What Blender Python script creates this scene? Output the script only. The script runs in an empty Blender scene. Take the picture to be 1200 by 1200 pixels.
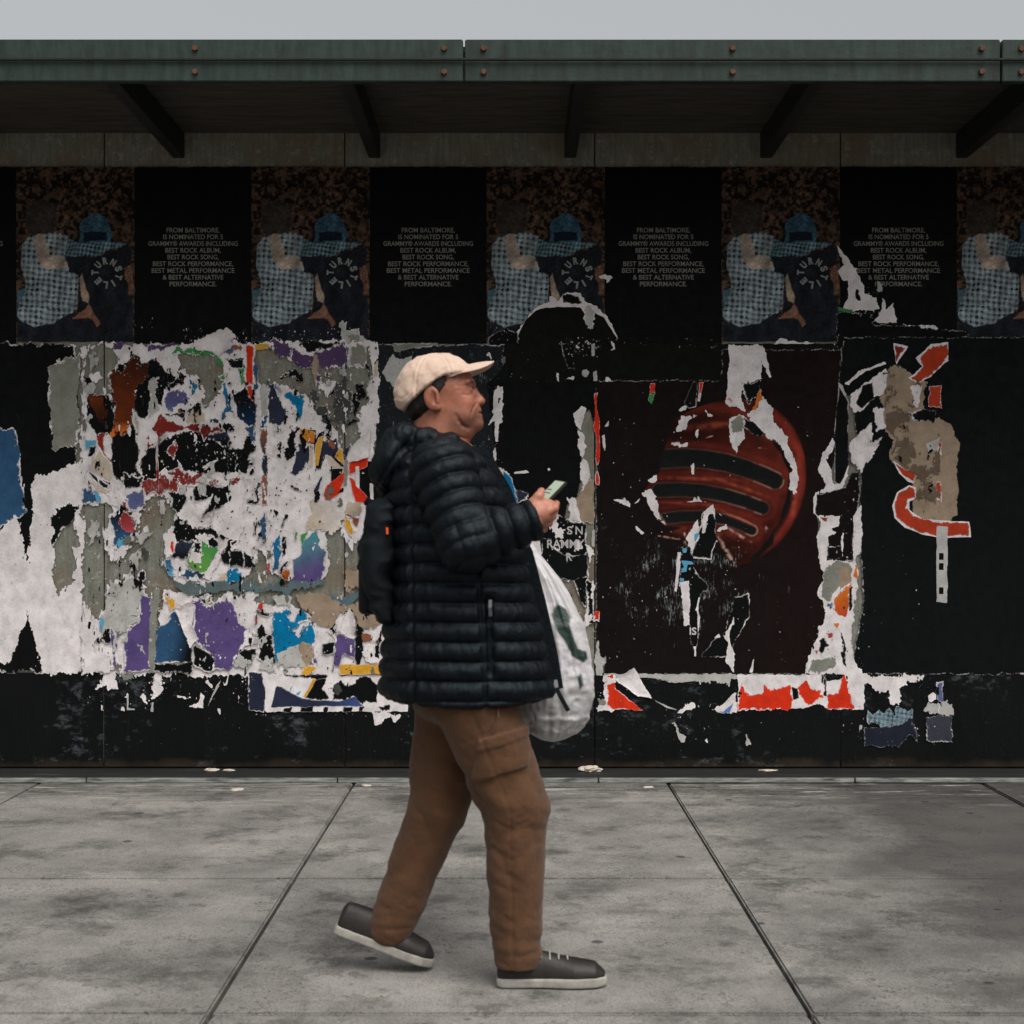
import bpy, bmesh, math, random
import numpy as np
from mathutils import Vector, Matrix
random.seed(4)
R = math.radians
scene = bpy.context.scene
COL = scene.collection
# ------------------------------------------------------------------ camera
F_PX = 1816.0            # focal length in photograph pixels (1200 wide)
HZ = 621.0               # horizon row of the photograph
CAM_H = 1.25
WALL_Y = 8.0
MAN_Y = 4.32
cam_d = bpy.data.cameras.new('camera')
cam = bpy.data.objects.new('camera', cam_d); COL.objects.link(cam)
cam.location = (0, 0, CAM_H); cam.rotation_euler = (R(90), 0, 0)
cam_d.sensor_width = 36; cam_d.lens = F_PX / 1200 * 36; cam_d.shift_y = (HZ - 600) / 1200
cam_d.clip_end = 500
cam_d.dof.use_dof = True; cam_d.dof.focus_distance = 7.6; cam_d.dof.aperture_fstop = 6.3
scene.camera = cam
# ------------------------------------------------------------------ sky, sun, exposure (overcast)
world = bpy.data.worlds.new('World'); scene.world = world; world.use_nodes = True
wn = world.node_tree; wn.nodes.clear()
sky = wn.nodes.new('ShaderNodeTexSky'); sky.sky_type = 'NISHITA'; sky.sun_disc = False
sky.sun_elevation = R(58); sky.sun_rotation = R(150); sky.dust_density = 6; sky.air_density = 1.4
hs = wn.nodes.new('ShaderNodeHueSaturation'); hs.inputs['Saturation'].default_value = 0.16
bg = wn.nodes.new('ShaderNodeBackground'); bg.inputs['Strength'].default_value = 0.125
wo = wn.nodes.new('ShaderNodeOutputWorld')
wn.links.new(sky.outputs[0], hs.inputs['Color']); wn.links.new(hs.outputs[0], bg.inputs['Color']); wn.links.new(bg.outputs[0], wo.inputs['Surface'])
sun_d = bpy.data.lights.new('sun', 'SUN'); sun_d.energy = 1.5; sun_d.angle = R(40); sun_d.color = (1.0, 0.95, 0.89)
sun = bpy.data.objects.new('sun', sun_d); COL.objects.link(sun)
# light comes from behind the camera, from the right, high up
sdir = Vector((math.sin(R(150)) * math.cos(R(58)), math.cos(R(150)) * math.cos(R(58)), math.sin(R(58))))
sun.rotation_euler = sdir.to_track_quat('Z', 'Y').to_euler()
vs = scene.view_settings
vs.view_transform = 'Standard'; vs.look = 'None'; vs.gamma = 1; vs.use_curve_mapping = False; vs.exposure = 0.27
scene.render.engine = 'CYCLES'
# ------------------------------------------------------------------ helpers
def lin(c):
    c = np.asarray(c, float) / 255
    return np.where(c <= 0.04045, c / 12.92, ((c + 0.055) / 1.055) ** 2.4)
PAL = dict(white=(240,233,232), cream=(208,192,172), lgrey=(192,190,185), grey=(140,141,130), purple=(94,78,130), mauve=(88,66,104),
           teal=(0,120,168), sky=(95,172,205), red=(226,54,24), dred=(140,46,38), ochre=(222,165,52), orange=(226,120,40), green=(66,150,82),
           black=(10,12,13), ink=(17,17,15), navy=(44,50,68), jean=(50,88,124), brown=(112,50,20), tan=(166,146,124), pink=(180,70,80), rred=(186,64,36),
           maroon=(19,12,12), coal=(11,16,17), skin=(205,175,155), lilac=(96,104,146), dgrey=(72,74,70), rust=(150,92,66))
PAL = {k: lin(v) for k, v in PAL.items()}
def hsh(ix, iy, iz, seed):
    h = (ix.astype(np.int64) * 374761393 + iy.astype(np.int64) * 668265263 + iz * 2147483647 + seed * 1274126177) & 0xffffffff
    h = ((h ^ (h >> 13)) * 1274126177) & 0xffffffff
    h = ((h ^ (h >> 16)) * 2246822519) & 0xffffffff
    return ((h ^ (h >> 15)) & 0xffff) / 32767.5 - 1.0
def n2(x, y, seed=0):
    xi = np.floor(x); yi = np.floor(y); fx = x - xi; fy = y - yi
    fx = fx * fx * (3 - 2 * fx); fy = fy * fy * (3 - 2 * fy)
    a = hsh(xi, yi, 0, seed); b = hsh(xi + 1, yi, 0, seed); c = hsh(xi, yi + 1, 0, seed); d = hsh(xi + 1, yi + 1, 0, seed)
    return (a * (1 - fx) + b * fx) * (1 - fy) + (c * (1 - fx) + d * fx) * fy
def n3(x, y, z, seed=0):
    zi = np.floor(z); fz = z - zi; fz = fz * fz * (3 - 2 * fz)
    xi = np.floor(x); yi = np.floor(y); fx = x - xi; fy = y - yi
    fx = fx * fx * (3 - 2 * fx); fy = fy * fy * (3 - 2 * fy); r = 0
    for k, w in ((0, 1 - fz), (1, fz)):
        zz = (zi + k).astype(np.int64)
        a = hsh(xi, yi, zz, seed); b = hsh(xi + 1, yi, zz, seed); c = hsh(xi, yi + 1, zz, seed); d = hsh(xi + 1, yi + 1, zz, seed)
        r = r + w * ((a * (1 - fx) + b * fx) * (1 - fy) + (c * (1 - fx) + d * fx) * fy)
    return r
def fbm(x, y, seed, octs=3):
    s = 0; a = 1
    for o in range(octs):
        s = s + a * n2(x * 2 ** o, y * 2 ** o, seed + o * 17); a *= 0.55
    return s
def make_mesh(name, verts, polys, smooth=False):
    """polys: list of (n,k) integer arrays"""
    me = bpy.data.meshes.new(name); verts = np.asarray(verts, np.float32)
    polys = [np.asarray(p, np.int32) for p in polys if len(p)]
    nl = sum(p.size for p in polys); nf = sum(len(p) for p in polys)
    me.vertices.add(len(verts)); me.vertices.foreach_set('co', verts.ravel())
    me.loops.add(nl); me.polygons.add(nf)
    me.loops.foreach_set('vertex_index', np.concatenate([p.ravel() for p in polys]))
    tot = np.concatenate([np.full(len(p), p.shape[1], np.int32) for p in polys])
    me.polygons.foreach_set('loop_start', np.concatenate([[0], np.cumsum(tot)[:-1]]).astype(np.int32))
    try: me.polygons.foreach_set('loop_total', tot)
    except Exception: pass
    me.polygons.foreach_set('use_smooth', np.full(nf, smooth))
    me.update(calc_edges=True); me.validate()
    return me
def set_col(me, col, name='Col'):
    a = me.color_attributes.new(name, 'FLOAT_COLOR', 'POINT')
    c = np.ones((len(me.vertices), 4), np.float32); c[:, :3] = col
    a.data.foreach_set('color', c.ravel())
def set_f(me, val, name):
    a = me.attributes.new(name, 'FLOAT', 'POINT')
    v = np.zeros(len(me.vertices), np.float32); v[:] = val
    a.data.foreach_set('value', v)
def obj(name, me, mat=None, parent=None):
    o = bpy.data.objects.new(name, me); COL.objects.link(o)
    if mat is not None and not me.materials: me.materials.append(mat)
    if parent is not None: o.parent = parent
    return o
def tag(o, label, cat, group=None):
    o['label'] = label; o['category'] = cat
    if group: o['group'] = group
    return o
def thing(name, label, cat, group=None, loc=(0, 0, 0)):
    # the root sits at the thing's base; its parts are written in world metres
    o = bpy.data.objects.new(name, None); COL.objects.link(o); o.location = loc
    bpy.context.view_layer.update()
    return tag(o, label, cat, group)
def put(name, me, mat, root, sub=None):
    """part under an Empty with an offset: keep world coordinates"""
    o = obj(name, me, mat, sub or root)
    if sub is None: o.location = -Vector(root.location)
    return o
def box(x0, x1, y0, y1, z0, z1, bev=0.0):
    bm = bmesh.new(); bmesh.ops.create_cube(bm, size=1)
    for v in bm.verts:
        v.co = Vector(((x0 + x1) / 2 + v.co.x * (x1 - x0), (y0 + y1) / 2 + v.co.y * (y1 - y0), (z0 + z1) / 2 + v.co.z * (z1 - z0)))
    if bev: bmesh.ops.bevel(bm, geom=bm.edges[:], offset=bev, segments=2, affect='EDGES')
    me = bpy.data.meshes.new('box'); bm.to_mesh(me); bm.free()
    return me
# ------------------------------------------------------------------ materials
def nodes(name):
    m = bpy.data.materials.new(name); m.use_nodes = True
    nt = m.node_tree; b = nt.nodes['Principled BSDF']
    return m, nt, b, nt.nodes.new, nt.links.new
def noise(nt, scale, detail=4, vec=None, rough=0.6, stretch=None):
    n = nt.nodes.new('ShaderNodeTexNoise'); n.inputs['Scale'].default_value = scale
    n.inputs['Detail'].default_value = detail; n.inputs['Roughness'].default_value = rough
    tc = nt.nodes.new('ShaderNodeTexCoord')
    src = tc.outputs['Object']
    if stretch:
        mp = nt.nodes.new('ShaderNodeMapping'); mp.inputs['Scale'].default_value = stretch
        nt.links.new(src, mp.inputs['Vector']); src = mp.outputs[0]
    nt.links.new(src, n.inputs['Vector'])
    return n
def ramp(nt, fac, stops):
    r = nt.nodes.new('ShaderNodeValToRGB'); e = r.color_ramp.elements
    while len(e) < len(stops): e.new(0.5)
    for i, (p, c) in enumerate(stops):
        e[i].position = p; e[i].color = (c, c, c, 1) if not hasattr(c, '__len__') else (*c, 1)
    nt.links.new(fac, r.inputs['Fac']); return r
def mix(nt, fac, a, b, mode='MIX'):
    m = nt.nodes.new('ShaderNodeMix'); m.data_type = 'RGBA'; m.blend_type = mode
    for sock, v in ((m.inputs[0], fac), (m.inputs[6], a), (m.inputs[7], b)):
        if hasattr(v, 'is_output') or hasattr(v, 'links'): nt.links.new(v, sock)
        elif hasattr(v, '__len__'): sock.default_value = (*v, 1)
        else: sock.default_value = v
    return m.outputs[2]
def bump(nt, b, height, strength, dist):
    bp = nt.nodes.new('ShaderNodeBump'); bp.inputs['Strength'].default_value = strength; bp.inputs['Distance'].default_value = dist
    nt.links.new(height, bp.inputs['Height']); nt.links.new(bp.outputs[0], b.inputs['Normal'])
def math_node(nt, op, a, b):
    m = nt.nodes.new('ShaderNodeMath'); m.operation = op
    for i, v in enumerate((a, b)):
        if hasattr(v, 'links'): nt.links.new(v, m.inputs[i])
        else: m.inputs[i].default_value = v
    return m.outputs[0]
def paper_material():
    m, nt, b, N, L = nodes('pasted_paper')
    at = N('ShaderNodeAttribute'); at.attribute_name = 'Col'
    sc = N('ShaderNodeAttribute'); sc.attribute_name = 'scuff'
    mott = ramp(nt, noise(nt, 14, 6).outputs['Fac'], [(0.25, 0.68), (0.6, 1.0), (0.8, 1.06)])
    fine = ramp(nt, noise(nt, 160, 3).outputs['Fac'], [(0.25, 0.84), (0.75, 1.1)])
    c = mix(nt, 1.0, at.outputs['Color'], mott.outputs[0], 'MULTIPLY')
    c = mix(nt, 1.0, c, fine.outputs[0], 'MULTIPLY')
    # damp grime stains with a shape of their own
    gr = ramp(nt, noise(nt, 5, 7, rough=0.7, stretch=(1, 1, 0.45)).outputs['Fac'], [(0.56, 0.0), (0.74, 0.5)])
    c = mix(nt, gr.outputs[0], c, mix(nt, 1.0, c, (0.42, 0.39, 0.34), 'MULTIPLY'))
    # ink and glue residue left in small flecks
    ir = ramp(nt, noise(nt, 75, 7, rough=0.72).outputs['Fac'], [(0.60, 0.0), (0.66, 0.75)])
    zone = ramp(nt, noise(nt, 8, 4).outputs['Fac'], [(0.46, 0.0), (0.58, 1.0)])
    c = mix(nt, math_node(nt, 'MULTIPLY', ir.outputs[0], zone.outputs[0]), c, mix(nt, 1.0, c, (0.16, 0.16, 0.17), 'MULTIPLY'))
    # rubbed-through scratches where the scuff attribute says so
    st = noise(nt, 1.0, 5, rough=0.75, stretch=(170, 170, 26))
    big = noise(nt, 9, 3)
    s1 = math_node(nt, 'ADD', math_node(nt, 'MULTIPLY', big.outputs['Fac'], 0.55), math_node(nt, 'MULTIPLY', st.outputs['Fac'], 0.75))
    s2 = math_node(nt, 'ADD', s1, math_node(nt, 'MULTIPLY', sc.outputs['Fac'], 0.32))
    rr = ramp(nt, s2, [(0.90, 0.0), (0.985, 0.8)])
    c = mix(nt, rr.outputs[0], c, tuple(lin((168, 172, 174))))
    L(c, b.inputs['Base Color'])
    b.inputs['Specular IOR Level'].default_value = 0.10
    rg = ramp(nt, noise(nt, 22, 3).outputs['Fac'], [(0.3, 0.55), (0.7, 0.8)])
    L(rg.outputs[0], b.inputs['Roughness'])
    wr = noise(nt, 26, 6, rough=0.65)
    w2 = noise(nt, 5, 3, stretch=(2.2, 1, 0.6))
    h = math_node(nt, 'ADD', math_node(nt, 'MULTIPLY', wr.outputs['Fac'], 0.5), w2.outputs['Fac'])
    bump(nt, b, h, 0.55, 0.012)
    return m
def plain(name, rgb, rough=0.6, var=0.25, scale=30, bmp=0.0, bscale=60, spec=0.3, stretch=None, metal=0):
    m, nt, b, N, L = nodes(name)
    n = ramp(nt, noise(nt, scale, 5, stretch=stretch).outputs['Fac'], [(0.3, 1 - var), (0.7, 1 + var * 0.5)])
    L(mix(nt, 1.0, tuple(lin(rgb)), n.outputs[0], 'MULTIPLY'), b.inputs['Base Color'])
    b.inputs['Roughness'].default_value = rough; b.inputs['Specular IOR Level'].default_value = spec; b.inputs['Metallic'].default_value = metal
    if bmp: bump(nt, b, noise(nt, bscale, 4).outputs['Fac'], bmp, 0.004)
    return m
def wood_material(name, base, dark, wide=(8, 8, 1.0), stain=True):
    m, nt, b, N, L = nodes(name)
    g = noise(nt, 5, 8, rough=0.7, stretch=wide)
    c = ramp(nt, g.outputs['Fac'], [(0.3, tuple(lin(dark))), (0.62, tuple(lin(base))), (0.85, tuple(lin(base) * 1.15))]).outputs[0]
    sp = ramp(nt, noise(nt, 130, 4).outputs['Fac'], [(0.32, 0.55), (0.46, 1.0)])
    c = mix(nt, 1.0, c, sp.outputs[0], 'MULTIPLY')
    if stain:
        s = ramp(nt, noise(nt, 3.1, 6, rough=0.7).outputs['Fac'], [(0.47, 0.0), (0.62, 0.75)])
        c = mix(nt, s.outputs[0], c, tuple(lin((122, 106, 88))))
        s3 = ramp(nt, noise(nt, 17, 6, rough=0.75).outputs['Fac'], [(0.55, 0.0), (0.66, 0.55)])
        c = mix(nt, s3.outputs[0], c, tuple(lin((176, 174, 166))))
    L(c, b.inputs['Base Color']); b.inputs['Roughness'].default_value = 0.85; b.inputs['Specular IOR Level'].default_value = 0.10
    bump(nt, b, g.outputs['Fac'], 0.4, 0.006)
    return m
M_PAPER = paper_material()
M_WOOD = wood_material('weathered_plywood', (142, 143, 132), (108, 108, 98))
M_FRAME = plain('dark_painted_timber', (34, 35, 34), 0.7, 0.4, 12, 0.4, 40)
# ------------------------------------------------------------------ pixel -> place
SW = F_PX / WALL_Y
def wx(px): return (np.asarray(px, float) - 600) / SW
def wz(py): return CAM_H - (np.asarray(py, float) - HZ) / SW
def P(px, py, Y=MAN_Y): return np.array([(px - 600) * Y / F_PX, Y, CAM_H - (py - HZ) * Y / F_PX])
# ------------------------------------------------------------------ torn paper on the wall
def sdpoly(X, Y, pts):
    """signed distance, negative inside"""
    pts = np.asarray(pts, float); d = np.full(X.shape, 1e9); ins = np.zeros(X.shape, bool)
    n = len(pts)
    for i in range(n):
        ax, ay = pts[i]; bx, by = pts[(i + 1) % n]; ex, ey = bx - ax, by - ay
        t = np.clip(((X - ax) * ex + (Y - ay) * ey) / (ex * ex + ey * ey + 1e-9), 0, 1)
        d = np.minimum(d, (X - ax - t * ex) ** 2 + (Y - ay - t * ey) ** 2)
        if ay != by:
            c = ((ay > Y) != (by > Y)) & (X < (bx - ax) * (Y - ay) / (by - ay) + ax)
            ins ^= c
    d = np.sqrt(d)
    return np.where(ins, -d, d)
FRAMES = dict(A=(100,390,6.667), B=(270,390,6.667), C=(100,560,6.667), D=(270,560,6.667), E=(100,690,4.8), F=(270,690,4.8), G=(570,380,6.667),
              H=(720,400,4.286), I=(940,380,4.0), J=(660,640,4.0), K=(840,640,4.0), L=(600,540,5.455), M=(540,500,6.0),
              T1=(100,260,4.615), T2=(280,260,3.75), T3=(560,260,4.0), T4=(820,260,4.138), Q=(400,390,3.75), N=(440,400,7.5), Z=(0,0,1))
def pts(frame, s):
    x0, y0, k = FRAMES[frame]
    return [(x0 + float(a) / k, y0 + float(b) / k) for a, b in (q.split(',') for q in s.split())]
def swell(X, Y): return 0.0010 + 0.0005 * n2(np.asarray(X) * 0.011, np.asarray(Y) * 0.009, 61)
class Sheets:
    """a pasted thing on the wall: each piece of paper is a part"""
    step = 0.00010
    def __init__(s, root, base, x=None, z=None):
        s.root = root; s.y = base; s.n = 0
    def piece(s, col, poly, holes=(), amp=2.2, freq=0.11, rim=1.2, rimcol='white', lift=0.0, scuff=0.0, seed=None, paint=None, res=0.8, name='paper_scrap', col2=None, straight=0.0, kind=None, mask=None):
        s.n += 1; seed = seed if seed is not None else hash_i(s.n * 7919 + int(s.y * 1e6))
        poly = np.asarray(poly, float); mg = amp * 2 + 3
        x0, y0 = poly.min(0) - mg; x1, y1 = poly.max(0) + mg
        if x1 - x0 > 160 and not paint: res = max(res, 1.0)
        nx = int((x1 - x0) / res) + 2; ny = int((y1 - y0) / res) + 2
        gx = x0 + np.arange(nx) * res; gy = y0 + np.arange(ny) * res
        X, Y = np.meshgrid(gx, gy)
        wxp = fbm(X * freq, Y * freq * 0.8, seed, 4) * amp * 0.8; wyp = fbm(X * freq + 31, Y * freq * 0.8, seed + 5, 4) * amp * 0.95
        def rag(f, sd):   # strands, nicks and loose islands along the tear
            a = min(amp, 3.0) * (1.0 if amp >= 0.9 else 0.35)
            return f + np.exp(-np.abs(f) / (2.2 + 1.6 * a)) * a * (0.75 * n2(X * 0.30, Y * 0.15, sd) + 0.62 * n2(X * 0.72, Y * 0.34, sd + 1) + 0.42 * n2(X * 1.1, Y * 0.8, sd + 2))
        F = rag(sdpoly(X + wxp, Y + wyp, poly), seed + 9)
        if straight: F = np.where(np.abs(sdpoly(X, Y, poly)) > 0, np.maximum(F - straight, sdpoly(X, Y, poly)), F)
        for h in holes:
            hp = np.asarray(h, float)
            hf = rag(sdpoly(X + wxp * 1.2, Y + wyp * 1.2, hp), seed + 21)
            F = np.maximum(F, -hf)
        if mask:          # residue: only where a ragged noise rises above a threshold
            fx, fy, thr = mask
            nn = fbm(X * fx, Y * fy, seed + 70, 4) * (0.75 + 0.5 * n2(X * 0.02, Y * 0.02, seed + 77)) + 0.25 * n2(X * 0.9, Y * 0.5, seed + 71)
            F = np.maximum(F, (thr - nn) * 2.2)
        F[0, :] = F[-1, :] = 1; F[:, 0] = F[:, -1] = 1
        ins = F < 0
        if not ins.any(): return None
        # colour
        base = PAL[col] if isinstance(col, str) else lin(col)
        if paint is not None: C = paint(X, Y)
        else:
            C = np.empty(X.shape + (3,)); C[:] = base
            if col2 is not None:
                b2 = PAL[col2[0]] if isinstance(col2[0], str) else lin(col2[0])
                ax, ay, bx, by = col2[1]
                t = np.clip(((X - ax) * (bx - ax) + (Y - ay) * (by - ay)) / ((bx - ax) ** 2 + (by - ay) ** 2), 0, 1)[..., None]
                C = C * (1 - t) + b2 * t
        if rim:
            wid = rim * np.clip(0.55 + 1.5 * n2(X * 0.07, Y * 0.07, seed + 40) + 0.5 * n2(X * 0.4, Y * 0.4, seed + 41), 0, 3)
            t = np.clip((F + wid) / 0.9 + 0.5, 0, 1)[..., None]
            C = C * (1 - t) + PAL[rimcol] * t
        # curl away from the wall along the torn edge
        edge = np.exp(np.clip(F, -60, 0) / 7.0)
        disp = lift * edge * np.clip(n2(X * 0.045, Y * 0.045, seed + 60) + 0.15, 0, 1) * 1.6 + swell(X, Y)
        yy = WALL_Y - s.y - s.n * s.step - np.clip(disp + 0.0006, 0, 1)
        # marching squares
        idc = np.full((ny, nx), -1, np.int64); idh = idc.copy(); idv = idc.copy()
        a = ins[:-1, :-1]; b = ins[:-1, 1:]; c = ins[1:, 1:]; d = ins[1:, :-1]
        case = a * 1 + b * 2 + c * 4 + d * 8
        full = case == 15; skip = np.zeros_like(full); quads = []
        if paint is None:
            deep = (F < -(rim * 3.2 + 2)); B = 8
            fy, fx = full.shape[0] // B, full.shape[1] // B
            if fy and fx:
                blk = (deep[:-1, :-1] & full)[:fy * B, :fx * B].reshape(fy, B, fx, B).all((1, 3))
                by, bx = np.nonzero(blk)
                if len(by):
                    skip[:fy * B, :fx * B] = np.repeat(np.repeat(blk, B, 0), B, 1)
                    quads = [(by * B, bx * B, B)]
        used = np.zeros((ny, nx), bool); act = (case > 0) & ~skip
        for dy, dx in ((0, 0), (0, 1), (1, 0), (1, 1)):
            ay_, ax_ = np.nonzero(act); used[ay_ + dy, ax_ + dx] = True
        for by, bx, B in quads:
            for dy, dx in ((0, 0), (0, B), (B, 0), (B, B)): used[by + dy, bx + dx] = True
        used &= ins
        V = []; Cc = []; cnt = 0
        k = np.nonzero(used); idc[k] = np.arange(len(k[0])); cnt = len(k[0])
        V.append(np.stack([X[k], yy[k], Y[k]], 1)); Cc.append(C[k])
        def edges(i0, i1, ids):
            nonlocal cnt
            f0, f1 = F[i0], F[i1]; k = np.nonzero((f0 < 0) != (f1 < 0))
            t = (f0[k] / (f0[k] - f1[k]))
            g = lambda Aq: Aq[i0][k] * (1 - t) + Aq[i1][k] * t
            V.append(np.stack([g(X), g(yy), g(Y)], 1))
            inn = np.where((f0[k] < 0)[:, None], C[i0][k], C[i1][k]); Cc.append(inn)
            sub = ids[i0]; sub[k] = cnt + np.arange(len(t)); cnt += len(t)
        edges((slice(None), slice(0, -1)), (slice(None), slice(1, None)), idh)
        edges((slice(0, -1), slice(None)), (slice(1, None), slice(None)), idv)
        ring = lambda q: [idc[:-1, :-1][q], idh[:-1, :-1][q], idc[:-1, 1:][q], idv[:-1, 1:][q], idc[1:, 1:][q], idh[1:, :-1][q], idc[1:, :-1][q], idv[:-1, :-1][q]]
        polys = []; segs = []
        for cs in range(1, 16):
            q = np.nonzero((case == cs) & ~skip)
            if not len(q[0]): continue
            r = ring(q); on = [bool(cs & 1), (cs & 1 > 0) != (cs & 2 > 0), bool(cs & 2), (cs & 2 > 0) != (cs & 4 > 0), bool(cs & 4), (cs & 4 > 0) != (cs & 8 > 0), bool(cs & 8), (cs & 8 > 0) != (cs & 1 > 0)]
            sel = [r[i] for i in range(8) if on[i]]
            polys.append(np.stack(sel[::-1], 1))
            if cs in (5, 10): pr = [(1, 3), (5, 7)] if cs == 5 else [(3, 5), (7, 1)]
            elif cs < 15:
                e = [i for i in (1, 3, 5, 7) if on[i]]; pr = [tuple(e)]
            else: pr = []
            for e0, e1 in pr: segs.append(np.stack([r[e0], r[e1]], 1))
        for by, bx, B in quads:
            polys.append(np.stack([idc[by, bx], idc[by + B, bx], idc[by + B, bx + B], idc[by, bx + B]], 1))
        V = np.concatenate(V); Cc = np.concatenate(Cc)
        if segs:   # the paper's own edge, going back to what it is glued on
            sg = np.concatenate(segs); u, inv = np.unique(sg, return_inverse=True); inv = inv.reshape(sg.shape)
            low = V[u].copy(); low[:, 1] = WALL_Y - s.y - s.n * s.step + 0.0012
            V2 = np.concatenate([V, low]); Cc = np.concatenate([Cc, np.tile(PAL['white'] * 0.9, (len(u), 1))])
            polys.append(np.stack([sg[:, 0], sg[:, 1], inv[:, 1] + len(V), inv[:, 0] + len(V)], 1)); V = V2
        W = np.stack([wx(V[:, 0]), V[:, 1], wz(V[:, 2])], 1)
        me = make_mesh(name, W, polys, smooth=False); set_col(me, Cc)
        if callable(scuff): set_f(me, scuff(V[:, 0], V[:, 2]), 'scuff')
        else: set_f(me, scuff, 'scuff')
        o = put(name, me, M_PAPER, s.root)
        if kind: o['kind'] = kind
        return o
    def flakes(s, boxes, col='white', seed=1, stretch=1.3):
        """tiny torn flecks, too many to pick apart: one part. boxes: (x0,y0,x1,y1,n,rmin,rmax)"""
        rng = np.random.default_rng(seed); s.n += 1; V = []; polys = {}; cnt = 0; Cc = []
        for x0, y0, x1, y1, n, r0, r1 in boxes:
            for _ in range(n):
                m = rng.integers(5, 9); r = r0 + (r1 - r0) * rng.random() ** 2.2
                a = np.sort(rng.random(m) * 6.283); rad = r * (0.45 + 0.75 * rng.random(m))
                cx, cy = x0 + (x1 - x0) * rng.random(), y0 + (y1 - y0) * rng.random()
                st = stretch * (0.6 + rng.random())
                V.append(np.stack([wx(cx + np.cos(a) * rad / st ** .5), np.full(m, WALL_Y - s.y - s.n * s.step - 0.0009 - 0.0012 * rng.random() - float(swell(np.array([cx]), np.array([cy]))[0])), wz(cy + np.sin(a) * rad * st ** .5)], 1))
                polys.setdefault(m, []).append(np.arange(cnt, cnt + m)); cnt += m
                Cc.append(np.tile((PAL[col] if isinstance(col, str) else lin(col)) * (0.55 + 0.45 * rng.random()), (m, 1)))
        me = make_mesh('paper_flecks', np.concatenate(V), [np.array(v) for v in polys.values()]); set_col(me, np.concatenate(Cc)); set_f(me, 0, 'scuff')
        o = put('paper_flecks', me, M_PAPER, s.root); o['kind'] = 'stuff'
    def text(s, lines, bold=0.012, col=(205, 203, 196), name='lettering'):
        """lines: (string, centre x px, baseline y px, cap height px, width px or None, angle)"""
        s.n += 1; V = []; polys = []; cnt = 0
        for body, cx, by, cap, wid, ang in lines:
            v, f = glyphs(body, bold); w = v[:, 0].max() - v[:, 0].min()
            k = cap / 0.69; kx = wid / w if wid else k
            x = (v[:, 0] - (v[:, 0].max() + v[:, 0].min()) / 2) * kx; y = -v[:, 1] * k
            if ang: y = y + cap / 2
            ca, sa = math.cos(ang), math.sin(ang)
            V.append(np.stack([wx(cx + x * ca - y * sa), WALL_Y - s.y - s.n * s.step - 0.0006 - 0.0006 - swell(cx + x * ca - y * sa, by + x * sa + y * ca), wz(by + x * sa + y * ca)], 1))
            polys += [np.array([q]) + cnt for q in f]; cnt += len(x)
        by_n = {}
        for q in polys: by_n.setdefault(q.shape[1], []).append(q)
        me = make_mesh(name, np.concatenate(V), [np.concatenate(q) for q in by_n.values()]); set_col(me, lin(col)); set_f(me, 0, 'scuff')
        return put(name, me, M_PAPER, s.root)
def hash_i(n): return int((n * 2654435761) % 100003)
GL = {}
def glyphs(body, bold):
    if (body, bold) in GL: return GL[(body, bold)]
    cu = bpy.data.curves.new('t', 'FONT'); cu.body = body; cu.size = 1; cu.offset = bold; cu.resolution_u = 3; cu.fill_mode = 'FRONT'
    o = bpy.data.objects.new('t', cu); COL.objects.link(o)
    dg = bpy.context.evaluated_depsgraph_get()
    me = bpy.data.meshes.new_from_object(o.evaluated_get(dg))
    v = np.array([q.co[:] for q in me.vertices]); f = [list(p.vertices) for p in me.polygons]
    bpy.data.objects.remove(o); bpy.data.curves.remove(cu); bpy.data.meshes.remove(me)
    GL[(body, bold)] = (v, f); return v, f
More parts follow.
